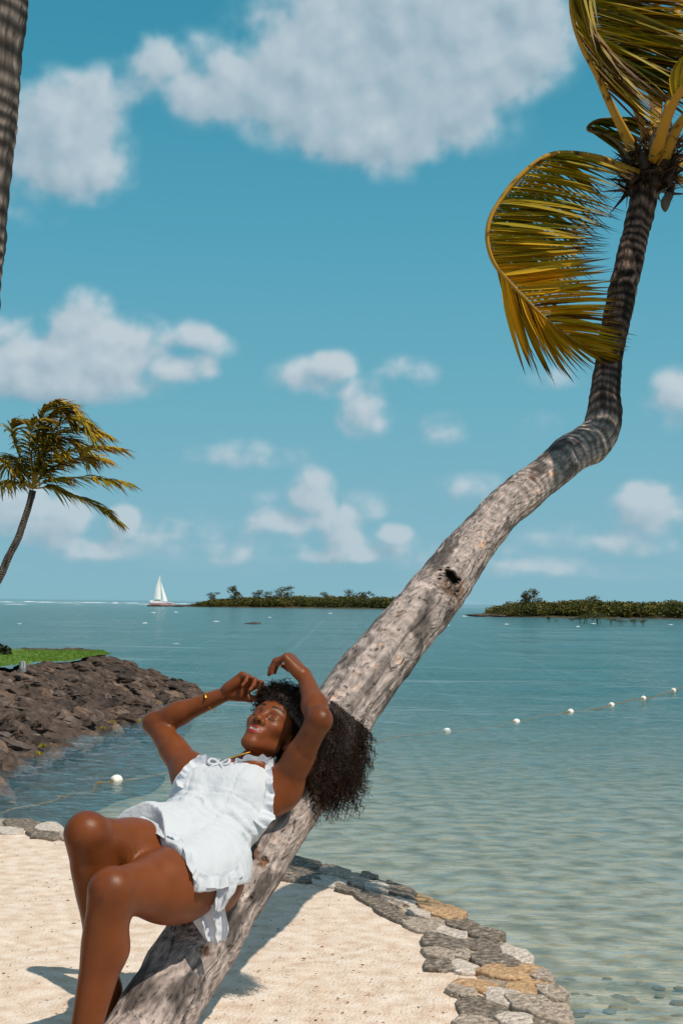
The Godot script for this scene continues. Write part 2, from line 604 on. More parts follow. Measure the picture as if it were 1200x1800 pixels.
func make_sea() -> void:
	# the surface: a fan of rows that follow the picture's perspective, each wave drawn only where the rows can carry it
	var s := Shape.new()
	var rows := PackedFloat32Array()
	var y := 2360.0
	while y > 1063.1:
		rows.append(FOCAL * 2.0 / (y - 1062.0))
		y -= 6.0 if y > 1830.0 else (1.25 if y > 1360.0 else 0.85 if y > 1120.0 else (0.8 if y > 1075.0 else 0.5))
	rows.append(7000.0)
	var turns := PackedFloat32Array()
	for k in range(-14, 0): turns.append(-0.30 + k * 0.11)
	for k in 421: turns.append(-0.30 + k * 0.6 / 420.0)
	for k in range(1, 15): turns.append(0.30 + k * 0.11)
	var octave := [[16.0, 0.18, noise(10, 1.0 / 16.0, 2)], [5.5, 0.10, noise(11, 1.0 / 5.5, 2)], [1.7, 0.056, noise(12, 1.0 / 1.7, 1)], [0.62, 0.024, noise(13, 1.0 / 0.62, 1)], [0.24, 0.0125, noise(14, 1.0 / 0.24, 1)]]
	var calm := noise(15, 0.035, 2)
	for k in rows.size():
		var r := rows[k]
		var gap := absf(rows[mini(k + 1, rows.size() - 1)] - r) if k < rows.size() - 1 else 900.0
		var share := []
		for o in octave: share.append(clampf(o[0] / (gap * 3.2) - 0.6, 0.0, 1.0))
		for a in turns:
			var x := r * tan(a) if absf(a) <= 0.30 else signf(a) * r * (tan(0.30) + (absf(a) - 0.30) * 2.4)
			var lift := 0.0
			var quiet := 0.75 + 0.5 * calm.get_noise_2d(x, r * 0.4)
			for j in 5:
				if share[j] > 0.0:
					var q: FastNoiseLite = octave[j][2]
					# crests lie across the wind's way
					lift += share[j] * octave[j][1] * q.get_noise_2d(x * 0.55 + r * 0.12, r) * quiet
			lift *= clampf((r - 4.0) / 14.0, 0.3, 1.0)
			s.point(Vector3(x, WATER + lift, -r), Vector3.UP, Color.WHITE, Vector2(x, r))
	var wide := turns.size()
	for k in rows.size() - 1:
		for j in wide - 1:
			var a := k * wide + j
			s.quad(a, a + 1, a + wide + 1, a + wide)
	s.smooth()
	var m := mat("sea_surface", Color(lin(0.06, 0.19, 0.19), 0.06), 0.09, 0.5)
	m.transparency = BaseMaterial3D.TRANSPARENCY_ALPHA
	m.heightmap_enabled = true
	m.heightmap_scale = 4.5
	m.heightmap_texture = grain_texture(31, 0.013, 1024, 6)
	m.uv1_scale = Vector3(0.22, 0.42, 1.0)
	struct("sea", s, m)
	# the body of the water, faintly milky
	var body := FogVolume.new()
	body.name = "sea_water"
	body.shape = RenderingServer.FOG_VOLUME_SHAPE_BOX
	body.size = Vector3(16000.0, 3.4, 8000.0)
	body.position = Vector3(0, WATER - 0.07 - 1.7, -4001.0)
	var fm := FogMaterial.new()
	fm.density = 0.13
	fm.albedo = lin(0.13, 0.40, 0.375)
	body.material = fm
	body.set_meta("kind", "structure")
	add_child(body)
	# its bed
	var b := Shape.new()
	var hump := noise(21, 0.9, 4)
	var rr := [2.0]
	while rr[-1] < 9000.0: rr.append(rr[-1] * 1.035 + 0.02)
	for r in rr:
		for j in 121:
			var a := (j - 60) / 60.0 * 1.25
			var x: float = r * tan(a)
			b.point(Vector3(x, WATER - depth_of_sea(r) + 0.07 * hump.get_noise_2d(x, r) * clampf(8.0 / r, 0.1, 1.0), -r), Vector3.UP, Color.WHITE, Vector2(x, r))
	for k in rr.size() - 1:
		for j in 120:
			var a := k * 121 + j
			b.quad(a, a + 1, a + 122, a + 121)
	b.smooth()
	var bm := mat("sea_bed", Color.WHITE, 0.9, 0.3)
	bm.albedo_texture = ramp_texture(22, 0.012, [Color(0.14, 0.11, 0.06), Color(0.36, 0.30, 0.18), Color(0.60, 0.52, 0.37), Color(0.72, 0.64, 0.50)], 512, 5)
	bm.uv1_scale = Vector3(0.35, 0.35, 1)
	struct("seabed", b, bm)
	# cobbles on the bed along the wall
	var g := RandomNumberGenerator.new()
	g.seed = 4
	var mm := MultiMesh.new()
	mm.transform_format = MultiMesh.TRANSFORM_3D
	mm.use_colors = true
	mm.mesh = lump(3, 10, 0.2, 0.35)
	mm.instance_count = 420
	for k in 420:
		var z := -g.randf_range(4.0, 9.5)
		var x := 0.55 + (-z - 4.0) * -0.05 + absf(g.randfn()) * 1.5
		var size := g.randf_range(0.015, 0.07)
		var p := Vector3(x, WATER - depth_of_sea(-z) - size * 0.12, z)
		mm.set_instance_transform(k, Transform3D(Basis(Vector3.UP, g.randf() * TAU).scaled(Vector3(size, size, size * g.randf_range(0.7, 1.3))), p))
		var tone := g.randf_range(0.5, 1.3)
		mm.set_instance_color(k, Color(0.30 * tone, 0.235 * tone, 0.13 * tone))
	var cob := MultiMeshInstance3D.new()
	cob.name = "seabed_cobbles"
	cob.multimesh = mm
	cob.material_override = vmat("cobble", 0.8)
	tag(cob, "brown cobbles lying under clear water beside the stone edging", "cobbles", "", "stuff")
	add_child(cob)


var edge_outer := []
var edge_inner := []

func make_beach() -> void:
	# outer (water side) and inner (sand side) line of the stone edging, from far behind the legs round to beside the camera
	edge_outer = [Vector3(-9.0, 0, -9.2), Vector3(-4.5, 0, -8.7)]
	for q in [[0, 1440], [60, 1447], [130, 1456], [230, 1470], [330, 1484], [420, 1498], [500, 1509], [570, 1522], [640, 1543], [700, 1558], [760, 1588], [820, 1625], [870, 1650], [930, 1690], [975, 1730], [1003, 1768], [1015, 1800]]:
		edge_outer.append(G(q[0], q[1], 0.0))
	edge_outer.append_array([Vector3(0.72, 0, -3.7), Vector3(0.78, 0, -2.4), Vector3(1.1, 0, 0.5), Vector3(1.6, 0, 6.0)])
	edge_inner = [Vector3(-9.0, 0, -8.5), Vector3(-4.5, 0, -8.05)]
	for q in [[0, 1466], [60, 1473], [115, 1480], [200, 1500], [290, 1525], [380, 1545], [470, 1553], [530, 1556], [585, 1562], [625, 1588], [665, 1612], [712, 1640], [742, 1668], [760, 1708], [782, 1738], [796, 1768], [808, 1800]]:
		edge_inner.append(G(q[0], q[1], 0.0))
	edge_inner.append_array([Vector3(0.34, 0, -3.7), Vector3(0.4, 0, -2.4), Vector3(0.7, 0, 0.5), Vector3(1.2, 0, 6.0)])
	var count := 260
	var oc := curve(edge_outer, count)
	var ic := curve(edge_inner, count)
	# sand
	var s := Shape.new()
	var dune := noise(41, 0.7, 3)
	var pit := noise(42, 6.0, 3)
	var deep := 110
	for k in count:
		var back := Vector3(lerpf(-14.0, 2.0, float(k) / (count - 1)), 0, lerpf(-6.0, 8.0, smoothstep(0.0, 0.25, float(k) / (count - 1))))
		var start := ic[k].lerp(oc[k], 0.35)
		for j in deep:
			var t := pow(float(j) / (deep - 1), 1.5)
			var p := start.lerp(back, t)
			p.y = 0.004 + 0.020 * dune.get_noise_2d(p.x, p.z) * minf(1.0, t * 8.0) + 0.006 * pit.get_noise_2d(p.x, p.z)
			s.point(p, Vector3.UP, Color.WHITE, Vector2(p.x, p.z))
	for k in count - 1:
		for j in deep - 1:
			var a := k * deep + j
			s.quad(a, a + 1, a + deep + 1, a + deep)
	s.smooth()
	if s.n[deep * 50 + 40].y < 0.0:
		for k in s.n.size(): s.n[k] = -s.n[k]
		for k in range(0, s.ix.size(), 3):
			var t := s.ix[k + 1]
			s.ix[k + 1] = s.ix[k + 2]
			s.ix[k + 2] = t
	var sm := mat("sand", Color.WHITE, 0.95, 0.25)
	sm.albedo_texture = ramp_texture(43, 0.02, [Color(0.57, 0.41, 0.305), Color(0.68, 0.525, 0.415), Color(0.75, 0.61, 0.51), Color(0.80, 0.695, 0.60)], 512, 6)
	sm.uv1_scale = Vector3(0.9, 0.9, 1)
	sm.heightmap_enabled = true
	sm.heightmap_scale = 0.5
	sm.heightmap_texture = grain_texture(44, 0.16, 512, 4)
	struct("sand", s, sm)
	# bits of shell and leaf on it
	var g := RandomNumberGenerator.new()
	g.seed = 9
	var mm := MultiMesh.new()
	mm.transform_format = MultiMesh.TRANSFORM_3D
	mm.use_colors = true
	mm.mesh = lump(8, 6, 0.3, 0.5)
	mm.instance_count = 2600
	for k in 2600:
		var i := g.randi_range(20, count - 30)
		var p := ic[i].lerp(Vector3(-0.6, 0, -2.5), pow(g.randf(), 1.3)) + Vector3(g.randfn(), 0, g.randfn()) * 0.12
		var size := g.randf_range(0.001, 0.003) * (1.0 + 0.8 * float(g.randf() < 0.1))
		p.y = 0.006 + 0.020 * dune.get_noise_2d(p.x, p.z) + 0.006 * pit.get_noise_2d(p.x, p.z)
		mm.set_instance_transform(k, Transform3D(Basis(Vector3.UP, g.randf() * TAU).scaled(Vector3(size * g.randf_range(1.0, 2.2), size, size)), p))
		var kind := g.randf()
		mm.set_instance_color(k, Color(0.30, 0.13, 0.06) if kind < 0.55 else (Color(0.75, 0.68, 0.6) if kind < 0.8 else Color(0.10, 0.06, 0.04)))
	var bits := MultiMeshInstance3D.new()
	bits.name = "beach_litter"
	bits.multimesh = mm
	bits.material_override = vmat("litter", 0.8)
	tag(bits, "reddish shell and leaf fragments scattered over the pale sand", "fragments", "", "stuff")
	add_child(bits)
	make_edging(oc, ic, count)


func stone_top(outline: Array, high: float, drop: float, seed_: int, base: Vector3) -> Shape:
	# an irregular flat stone: a worn top over a tapering flank; outline in world xz, counter-clockwise from above
	var s := Shape.new()
	var q := noise(seed_, 9.0, 3)
	var n := outline.size()
	var mid := Vector3.ZERO
	for p in outline: mid += p / n
	var rings := [[1.04, -drop], [1.02, high * 0.55], [0.985, high * 0.9], [0.93, high], [0.86, high], [0.45, high * 1.03]]
	for r in rings:
		for p in outline:
			var w: Vector3 = mid + (p - mid) * r[0]
			w.y = r[1] + base.y
			if r[1] > -drop + 0.001:
				w.y += 0.009 * q.get_noise_2d(w.x * 1.3, w.z * 1.3)
				w += Vector3(q.get_noise_2d(w.x, w.z + 5.0), 0, q.get_noise_2d(w.x + 5.0, w.z)) * 0.010
			s.point(w, Vector3.UP)
	var top := mid
	top.y = base.y + high * 1.04 + 0.016 * q.get_noise_2d(mid.x * 1.3, mid.z * 1.3)
	s.point(top, Vector3.UP)
	for k in rings.size() - 1:
		for j in n:
			var a := k * n + j
			var b := k * n + (j + 1) % n
			s.quad(a, b, b + n, a + n)
	var last := (rings.size() - 1) * n
	for j in n:
		s.tri(last + j, last + (j + 1) % n, rings.size() * n)
	s.smooth()
	if s.n[rings.size() * n].y < 0.0:
		for k in s.n.size(): s.n[k] = -s.n[k]
		for k in range(0, s.ix.size(), 3):
			var t := s.ix[k + 1]
			s.ix[k + 1] = s.ix[k + 2]
			s.ix[k + 2] = t
	return s


func make_edging(oc: PackedVector3Array, ic: PackedVector3Array, count: int) -> void:
	var wall := thing("stone_edging", Vector3(0.4, 0, -5.5), "low curved sea wall of flat grey and orange stones set in sand", "wall")
	# bed of the wall with its face towards the water
	var s := Shape.new()
	var q := noise(51, 5.0, 3)
	for k in count:
		for j in 5:
			var p: Vector3 = [ic[k].lerp(oc[k], 0.2) - Vector3(0, 0.05, 0), ic[k].lerp(oc[k], 0.4), ic[k].lerp(oc[k], 0.97), oc[k] - Vector3(0, 0.16, 0), oc[k] - Vector3(0, 1.6, 0)][j]
			if j > 0 and j < 4: p.y += 0.006 + 0.010 * q.get_noise_2d(p.x * 2.0, p.z * 2.0 + j)
			if j == 3: p += (oc[k] - ic[k]).normalized() * 0.05 * q.get_noise_2d(p.x, p.z + 9.0)
			s.point(p, Vector3.UP, Color.WHITE, Vector2(p.x + p.y, p.z))
	for k in count - 1:
		for j in 4:
			var a := k * 5 + j
			s.quad(a, a + 5, a + 6, a + 1)
	s.smooth()
	var mm := mat("mortar", Color.WHITE, 0.95, 0.25)
	mm.albedo_texture = ramp_texture(52, 0.03, [Color(0.16, 0.12, 0.09), Color(0.42, 0.33, 0.26), Color(0.62, 0.5, 0.4), Color(0.72, 0.6, 0.5)], 256, 5)
	mm.uv1_scale = Vector3(1.6, 1.6, 1)
	mm.heightmap_enabled = true
	mm.heightmap_scale = 1.2
	mm.heightmap_texture = M.sand.heightmap_texture
	obj("mortar_bed", s, mm, wall)
	var kinds := []
	for a in [["dark", [Color(0.055, 0.043, 0.033), Color(0.14, 0.11, 0.088), Color(0.26, 0.21, 0.17), Color(0.58, 0.47, 0.385)]], ["grey", [Color(0.13, 0.10, 0.08), Color(0.32, 0.25, 0.20), Color(0.48, 0.39, 0.32), Color(0.68, 0.56, 0.46)]], ["orange", [Color(0.20, 0.14, 0.09), Color(0.43, 0.26, 0.14), Color(0.54, 0.34, 0.19), Color(0.66, 0.52, 0.40)]], ["pale", [Color(0.28, 0.22, 0.18), Color(0.5, 0.41, 0.35), Color(0.62, 0.53, 0.46), Color(0.7, 0.62, 0.56)]]]:
		var m := mat("edging_stone_" + a[0], Color.WHITE, 0.9, 0.3)
		m.albedo_texture = ramp_texture(60 + kinds.size(), 0.022, a[1], 512, 6)
		m.uv1_triplanar = true
		m.uv1_world_triplanar = true
		m.uv1_scale = Vector3(2.6, 2.6, 2.6)
		m.heightmap_enabled = true
		m.heightmap_scale = 1.2
		m.heightmap_texture = grain_texture(66 + kinds.size(), 0.05, 256, 5)
		kinds.append(m)
	# the stones in view: pixel of the middle, half length, half height, tilt in degrees, kind, rise
	var list := [
		[40, 1452, 34, 9, 4, 0], [88, 1459, 24, 8, 4, 3], [18, 1464, 22, 6, 3, 3], [78, 1472, 30, 7, 4, 0], [118, 1474, 18, 7, 5, 1], [150, 1468, 26, 8, 5, 1], [205, 1478, 30, 8, 6, 0], [262, 1489, 30, 9, 7, 1], [322, 1499, 32, 9, 8, 0], [384, 1510, 32, 9, 8, 1], [445, 1520, 30, 9, 8, 0],
		[523, 1521, 42, 9, 6, 0], [515, 1541, 46, 11, 5, 0], [590, 1536, 26, 9, 10, 1], [578, 1556, 34, 8, 8, 3], [628, 1553, 24, 9, 14, 1], [648, 1546, 16, 5, 12, 0], [612, 1570, 26, 6, 16, 0], [662, 1564, 22, 8, 12, 3], [652, 1585, 40, 11, 24, 0], [703, 1571, 32, 10, 20, 0], [690, 1590, 22, 7, 20, 1], [712, 1588, 20, 6, 14, 3],
		[752, 1589, 24, 9, 14, 2], [776, 1606, 40, 12, 14, 2], [690, 1611, 34, 9, 26, 0], [742, 1632, 42, 12, 18, 1], [812, 1628, 32, 10, 14, 0], [736, 1612, 22, 6, 16, 3], [793, 1645, 30, 7, 14, 3], [848, 1648, 34, 10, 12, 0], [782, 1664, 42, 11, 12, 0], [857, 1668, 52, 11, 8, 0], [772, 1684, 30, 10, 10, 1], [812, 1684, 18, 8, 8, 1], [905, 1685, 30, 13, 22, 3], [868, 1696, 44, 13, 6, 0], [770, 1704, 28, 9, 4, 0], [812, 1708, 26, 10, 10, 3],
		[903, 1714, 62, 12, 2, 2], [950, 1722, 22, 10, 16, 1], [835, 1738, 38, 9, 8, 2], [812, 1750, 26, 9, 8, 1], [935, 1741, 48, 12, 6, 2], [884, 1758, 36, 13, 10, 3], [968, 1752, 28, 12, 18, 1], [846, 1780, 48, 18, 10, 0], [930, 1774, 40, 15, 10, 1], [975, 1786, 36, 14, 12, 1], [905, 1800, 34, 12, 6, 3], [838, 1812, 40, 14, 4, 1], [960, 1815, 44, 14, 6, 0]]
	var g := RandomNumberGenerator.new()
	g.seed = 15
	var k := 0
	for a in list:
		var outline := []
		var tilt := deg_to_rad(a[4])
		var corners := 11
		var wob := []
		for j in corners: wob.append(g.randf_range(0.80, 1.16))
		for j in corners:
			var t := -TAU * j / corners
			# squarish outline
			var cx := cos(t)
			var sn := sin(t)
			var sq := 1.0 / pow(pow(absf(cx), 3.2) + pow(absf(sn), 3.2), 1.0 / 3.2)
			var ux: float = cx * sq * a[2] * wob[j] * 1.03
			var uy: float = sn * sq * a[3] * wob[j] * 1.03
			outline.append(G(a[0] + ux * cos(tilt) - uy * sin(tilt), a[1] + ux * sin(tilt) + uy * cos(tilt), 0.0))
		obj("stone", stone_top(outline, g.randf_range(0.012, 0.024), 0.14, 70 + k, Vector3.ZERO), kinds[a[5]], wall)
		k += 1


# ---------------------------------------------------------------- rock bank, lawn, islands, boat, buoys
func make_bank() -> void:
	var foot := []
	for q in [[-260, 1490], [-60, 1386], [0, 1359], [80, 1326], [168, 1292], [252, 1268], [300, 1243], [352, 1219]]:
		foot.append(G(q[0], q[1], WATER))
	var crest := []
	for q in [[-260, 1214, 0.0], [-60, 1190, 0.0], [0, 1184, 0.0], [70, 1173, 0.0], [125, 1169, 0.0], [190, 1158, 0.0], [268, 1184, -0.36], [350, 1215, -0.72]]:
		crest.append(G(q[0], q[1], q[2]))
	var fc := curve(foot, 60)
	var cc := curve(crest, 60)
	# land with its lawn
	var lawn_edge := []
	for k in 44: lawn_edge.append(cc[k])
	var back := []
	for q in [[178, 1152], [120, 1150], [0, 1150], [-300, 1146]]:
		back.append(G(q[0], q[1], 0.0))
	var l := Shape.new()
	var bc := curve(back, 44)
	var q1 := noise(81, 0.5, 3)
	for k in 44:
		var a: Vector3 = lawn_edge[k]
		var b: Vector3 = bc[43 - k]
		for j in 12:
			var p := a.lerp(b, j / 11.0)
			p.y = 0.10 + 0.04 * q1.get_noise_2d(p.x, p.z)
			l.point(p, Vector3.UP, Color.WHITE, Vector2(p.x, p.z))
	for k in 43:
		for j in 11:
			var a := k * 12 + j
			l.quad(a, a + 12, a + 13, a + 1)
	l.smooth()
	var lm := mat("lawn", Color.WHITE, 0.9, 0.3)
	lm.albedo_texture = ramp_texture(82, 0.03, [Color(0.07, 0.11, 0.02), Color(0.11, 0.18, 0.03), Color(0.15, 0.23, 0.04), Color(0.22, 0.27, 0.07)], 256, 5)
	lm.uv1_scale = Vector3(0.5, 0.5, 1)
	struct("lawn", l, lm)
	# grass blades on it
	var g := RandomNumberGenerator.new()
	g.seed = 31
	var blades := Shape.new()
	for k in 14000:
		var x := g.randf_range(4.0, 42.9)
		var i := int(x)
		var p: Vector3 = lawn_edge[i].lerp(lawn_edge[i + 1], x - i).lerp(bc[43 - i].lerp(bc[42 - i], x - i), g.randf())
		p.y = 0.10 + 0.04 * q1.get_noise_2d(p.x, p.z)
		var lean := Vector3(g.randfn() * 0.5, 1.0, g.randfn() * 0.5) * g.randf_range(0.02, 0.045)
		var side := Vector3(1, 0, g.randfn()).normalized() * 0.006
		var tone := g.randf_range(0.7, 1.3)
		blades.face(p - side, p + side, p + lean, Color(0.13 * tone, 0.22 * tone, 0.035 * tone))
	var gm := vmat("grass_blades", 0.7, 0.3)
	gm.backlight_enabled = true
	gm.backlight = Color(0.3, 0.35, 0.1)
	tag(obj("grass", blades, gm), "short green lawn grass on top of the rock bank", "grass", "", "stuff")

	var bank := thing("rock_bank", Vector3(-4.2, WATER, -21.0), "sloping bank of dark brown boulders between lawn and water", "rock bank")
	var core := Shape.new()
	var q2 := noise(83, 0.9, 3)
	for k in 60:
		for j in 8:
			var t := j / 4.3 - 0.36
			var p := fc[k].lerp(cc[k], t)
			p.y = minf(p.y, cc[k].y + 0.10) - 0.12 - 0.9 * maxf(0.0, -t) + 0.1 * q2.get_noise_2d(p.x, p.z)
			core.point(p, Vector3.UP, Color.WHITE, Vector2(p.x, p.z))
	for k in 59:
		for j in 7:
			var a := k * 8 + j
			core.quad(a, a + 8, a + 9, a + 1)
	core.smooth()
	if core.n[200].y < 0.0:
		for k in core.n.size(): core.n[k] = -core.n[k]
	var stones := []
	for a in [[Color(0.022, 0.013, 0.009), Color(0.05, 0.031, 0.022), Color(0.09, 0.058, 0.043), Color(0.19, 0.14, 0.115)], [Color(0.03, 0.019, 0.014), Color(0.07, 0.046, 0.035), Color(0.13, 0.092, 0.075), Color(0.26, 0.21, 0.185)], [Color(0.015, 0.010, 0.008), Color(0.032, 0.021, 0.016), Color(0.06, 0.04, 0.031), Color(0.13, 0.095, 0.08)], [Color(0.05, 0.028, 0.018), Color(0.11, 0.065, 0.042), Color(0.19, 0.125, 0.092), Color(0.32, 0.26, 0.22)]]:
		var m := mat("bank_stone_%d" % stones.size(), Color.WHITE, 0.85, 0.4)
		m.albedo_texture = ramp_texture(90 + stones.size(), 0.02, a, 256, 6)
		m.uv1_triplanar = true
		m.uv1_world_triplanar = true
		m.uv1_scale = Vector3(0.8, 0.8, 0.8)
		m.heightmap_enabled = true
		m.heightmap_scale = 5.0
		m.heightmap_texture = grain_texture(94 + stones.size(), 0.03, 256, 5)
		stones.append(m)
	obj("earth_core", core, stones[2], bank)
	var shapes := []
	for k in 9: shapes.append(lump(100 + k, 22, 0.28, 0.62))
	var made := 0
	var total := 0
	var rest := []
	for row in 11:
		var v := row / 10.0
		var n := 34
		for col in n:
			var u := (col + 0.5 * (row % 2) + g.randf_range(-0.3, 0.3)) / n
			if u < 0.06 or u > 0.995: continue
			var k := u * 59.0
			var i := mini(int(k), 58)
			var a := fc[i].lerp(fc[i + 1], k - i)
			var b := cc[i].lerp(cc[i + 1], k - i)
			var span := a.distance_to(b)
			if row % 2 == 1 and span < 0.7: continue
			var p := a.lerp(b, v * 0.94 + g.randf_range(-0.04, 0.04))
			var size := g.randf_range(0.15, 0.30) * lerpf(1.0, 0.75, clampf(u * 1.3 - 0.5, 0.0, 1.0))
			p.y += g.randf_range(-0.06, 0.03)
			var up := (b - a).cross(fc[mini(i + 1, 59)] - fc[maxi(i - 1, 0)]).normalized()
			if up.y < 0.0: up = -up
			var side := up.cross(Vector3(g.randfn(), g.randfn() * 0.3, g.randfn())).normalized()
			var turn := Basis(side, up, side.cross(up)).rotated(side, g.randfn() * 0.28)
			var put := Transform3D(turn * Basis.from_scale(Vector3(size * g.randf_range(1.0, 1.75), size * g.randf_range(0.8, 1.1), size)), p - bank.position)
			total += 1
			var o := MeshInstance3D.new()
			o.name = "stone"
			o.mesh = shapes[g.randi() % 9]
			o.material_override = stones[[0, 0, 0, 1, 1, 2, 2, 3][g.randi() % 8]]
			o.transform = put
			if made < 299:
				bank.add_child(o, true)
				made += 1
			else:
				rest.append(o)
	# low stones along the far edge of the lawn
	for k in 26:
		var p: Vector3 = bc[int(k * 1.25) + 4] + Vector3(g.randfn() * 0.1, 0.03, g.randfn() * 0.15)
		var o := MeshInstance3D.new()
		o.name = "stone"
		o.mesh = shapes[g.randi() % 9]
		o.material_override = stones[k % 3]
		var size := g.randf_range(0.16, 0.3)
		o.transform = Transform3D(Basis(Vector3.UP, g.randf() * TAU).scaled(Vector3(size * 1.6, size * 0.7, size)), p - bank.position)
		rest.append(o)
	var all := Shape.new()
	for o in rest:
		var a: Array = (o.mesh as ArrayMesh).surface_get_arrays(0)
		var first := all.v.size()
		for k in a[Mesh.ARRAY_VERTEX].size():
			all.point(bank.position + o.transform * a[Mesh.ARRAY_VERTEX][k], (o.transform.basis.inverse().transposed() * a[Mesh.ARRAY_NORMAL][k]).normalized())
		for k in a[Mesh.ARRAY_INDEX]: all.ix.append(first + k)
		o.free()
	obj("small_stones", all, stones[0], bank).set_meta("kind", "stuff")
	# weed tufts at the water line
	for q in [[198, 1270], [178, 1281], [75, 1312], [70, 1326], [246, 1268]]:
		var w := Shape.new()
		var p := G(q[0], q[1], WATER + 0.12)
		for k in 40:
			var d := Vector3(g.randfn(), absf(g.randfn()) + 0.2, g.randfn()).normalized()
			var side := d.cross(Vector3(g.randfn(), g.randfn(), g.randfn())).normalized() * 0.009
			var o := p + Vector3(g.randfn(), 0, g.randfn()) * 0.022
			w.face(o - side, o + side, o + d * g.randf_range(0.03, 0.06), Color(0.35, 0.25, 0.02) if g.randf() < 0.6 else Color(0.2, 0.2, 0.03))
		tag(obj("weed_tuft", w, gm), "small yellow weed tuft growing low on the rock bank", "weed", "weeds on the rock bank")

	# garden light on the lawn
	var base := G(40, 1181, 0.05)
	var lamp := thing("garden_light", base, "small grey metal garden light standing on the lawn edge", "garden light")
	var s := Shape.new()
	tube(s, PackedVector3Array([base, base + Vector3(0, 0.03, 0), base + Vector3(0, 0.06, 0)]), func(t): return lerpf(0.062, 0.058, t), 16, Color.WHITE)
	obj("base_ring", s, mat("lamp_metal", lin(0.2, 0.2, 0.2), 0.45, 0.5), lamp)
	s = Shape.new()
	tube(s, PackedVector3Array([base + Vector3(0, 0.06, 0), base + Vector3(0, 0.1, 0), base + Vector3(0, 0.165, 0), base + Vector3(0, 0.178, 0)]), func(t): return [0.052, 0.053, 0.05, 0.042][int(t * 3.0 + 0.5)], 16, Color.WHITE)
	var glass := mat("lamp_glass", lin(0.42, 0.43, 0.43), 0.25, 0.6)
	obj("frosted_head", s, glass, lamp)
	for k in 6:
		s = Shape.new()
		var a := TAU * k / 6.0
		var p := base + Vector3(cos(a), 0, sin(a)) * 0.055
		box(s, p + Vector3(0, 0.115, 0), Basis(Vector3.UP, -a), Vector3(0.008, 0.115, 0.014))
		obj("guard_bar", s, M.lamp_metal, lamp)
	# dark shrub at the far end of the lawn
	var at := G(4, 1154, 0.05)
	var sh := thing("low_shrub", at, "dark low shrub at the far edge of the lawn", "shrub")
	s = Shape.new()
	leaves(s, at + Vector3(-0.1, 0.1, 0), Vector3(0.32, 0.16, 0.3), 700, 0.05, g, Color(0.02, 0.026, 0.012), Color(0.05, 0.06, 0.02))
	obj("foliage", s, foliage_mat(), sh)
	s = Shape.new()
	tube(s, PackedVector3Array([at, at + Vector3(-0.05, 0.12, 0)]), func(t): return 0.02, 6, Color(0.05, 0.035, 0.025))
	obj("stem", s, M.foliage, sh)


func foliage_mat() -> StandardMaterial3D:
	if not M.has("foliage"):
		var m := vmat("foliage", 0.65, 0.35)
		m.backlight_enabled = true
		m.backlight = Color(0.35, 0.38, 0.12)
	return M.foliage

# leaf-sized faces spread through an uneven volume
func leaves(s: Shape, at: Vector3, r: Vector3, count: int, size: float, g: RandomNumberGenerator, dark: Color, light: Color) -> void:
	for k in count:
		var d := Vector3(g.randfn(), g.randfn(), g.randfn()).normalized()
		var p := at + d * r * pow(g.randf(), 0.4)
		var x := Vector3(g.randfn(), g.randfn() * 0.5, g.randfn()).normalized() * size * g.randf_range(0.6, 1.4)
		var y := x.cross(Vector3(g.randfn(), g.randfn(), g.randfn()).normalized()) * 0.7
		var cc := dark.lerp(light, g.randf())
		s.face(p - x - y * 0.2, p + y, p + x, cc)
		s.face(p - x - y * 0.2, p + x, p - y, cc)

func far_tree(called: String, at: Vector3, high: float, wide: float, label: String, category: String, group: String, g: RandomNumberGenerator, light: Color, bare := 0.35) -> void:
	var t := thing(called, at, label, category, group)
	var w := Shape.new()
	var lean := Vector3(g.randfn() * 0.08, 0, 0) * high
	tube(w, PackedVector3Array([at - Vector3(0, 0.3, 0), at + Vector3(0, high * 0.4, 0) + lean * 0.4, at + Vector3(0, high * 0.85, 0) + lean]), func(q): return high * lerpf(0.03, 0.008, q), 6, Color(0.06, 0.045, 0.035))
	var s := Shape.new()
	var puffs := 9
	for k in puffs:
		var v := float(k) / (puffs - 1)
		var p := at + lean * v + Vector3(g.randfn() * wide * 0.3, high * lerpf(bare, 0.92, v), g.randfn() * wide * 0.25)
		leaves(s, p, Vector3(wide * g.randf_range(0.25, 0.42), high * 0.12, wide * 0.3), 90, high * 0.036, g, light * 0.35, light)
		tube(w, PackedVector3Array([at + Vector3(0, high * lerpf(bare * 0.7, 0.7, v), 0) + lean * v, p]), func(q): return high * 0.006, 4, Color(0.06, 0.045, 0.035))
	obj("trunk", w, foliage_mat(), t)
	obj("crown", s, foliage_mat(), t)


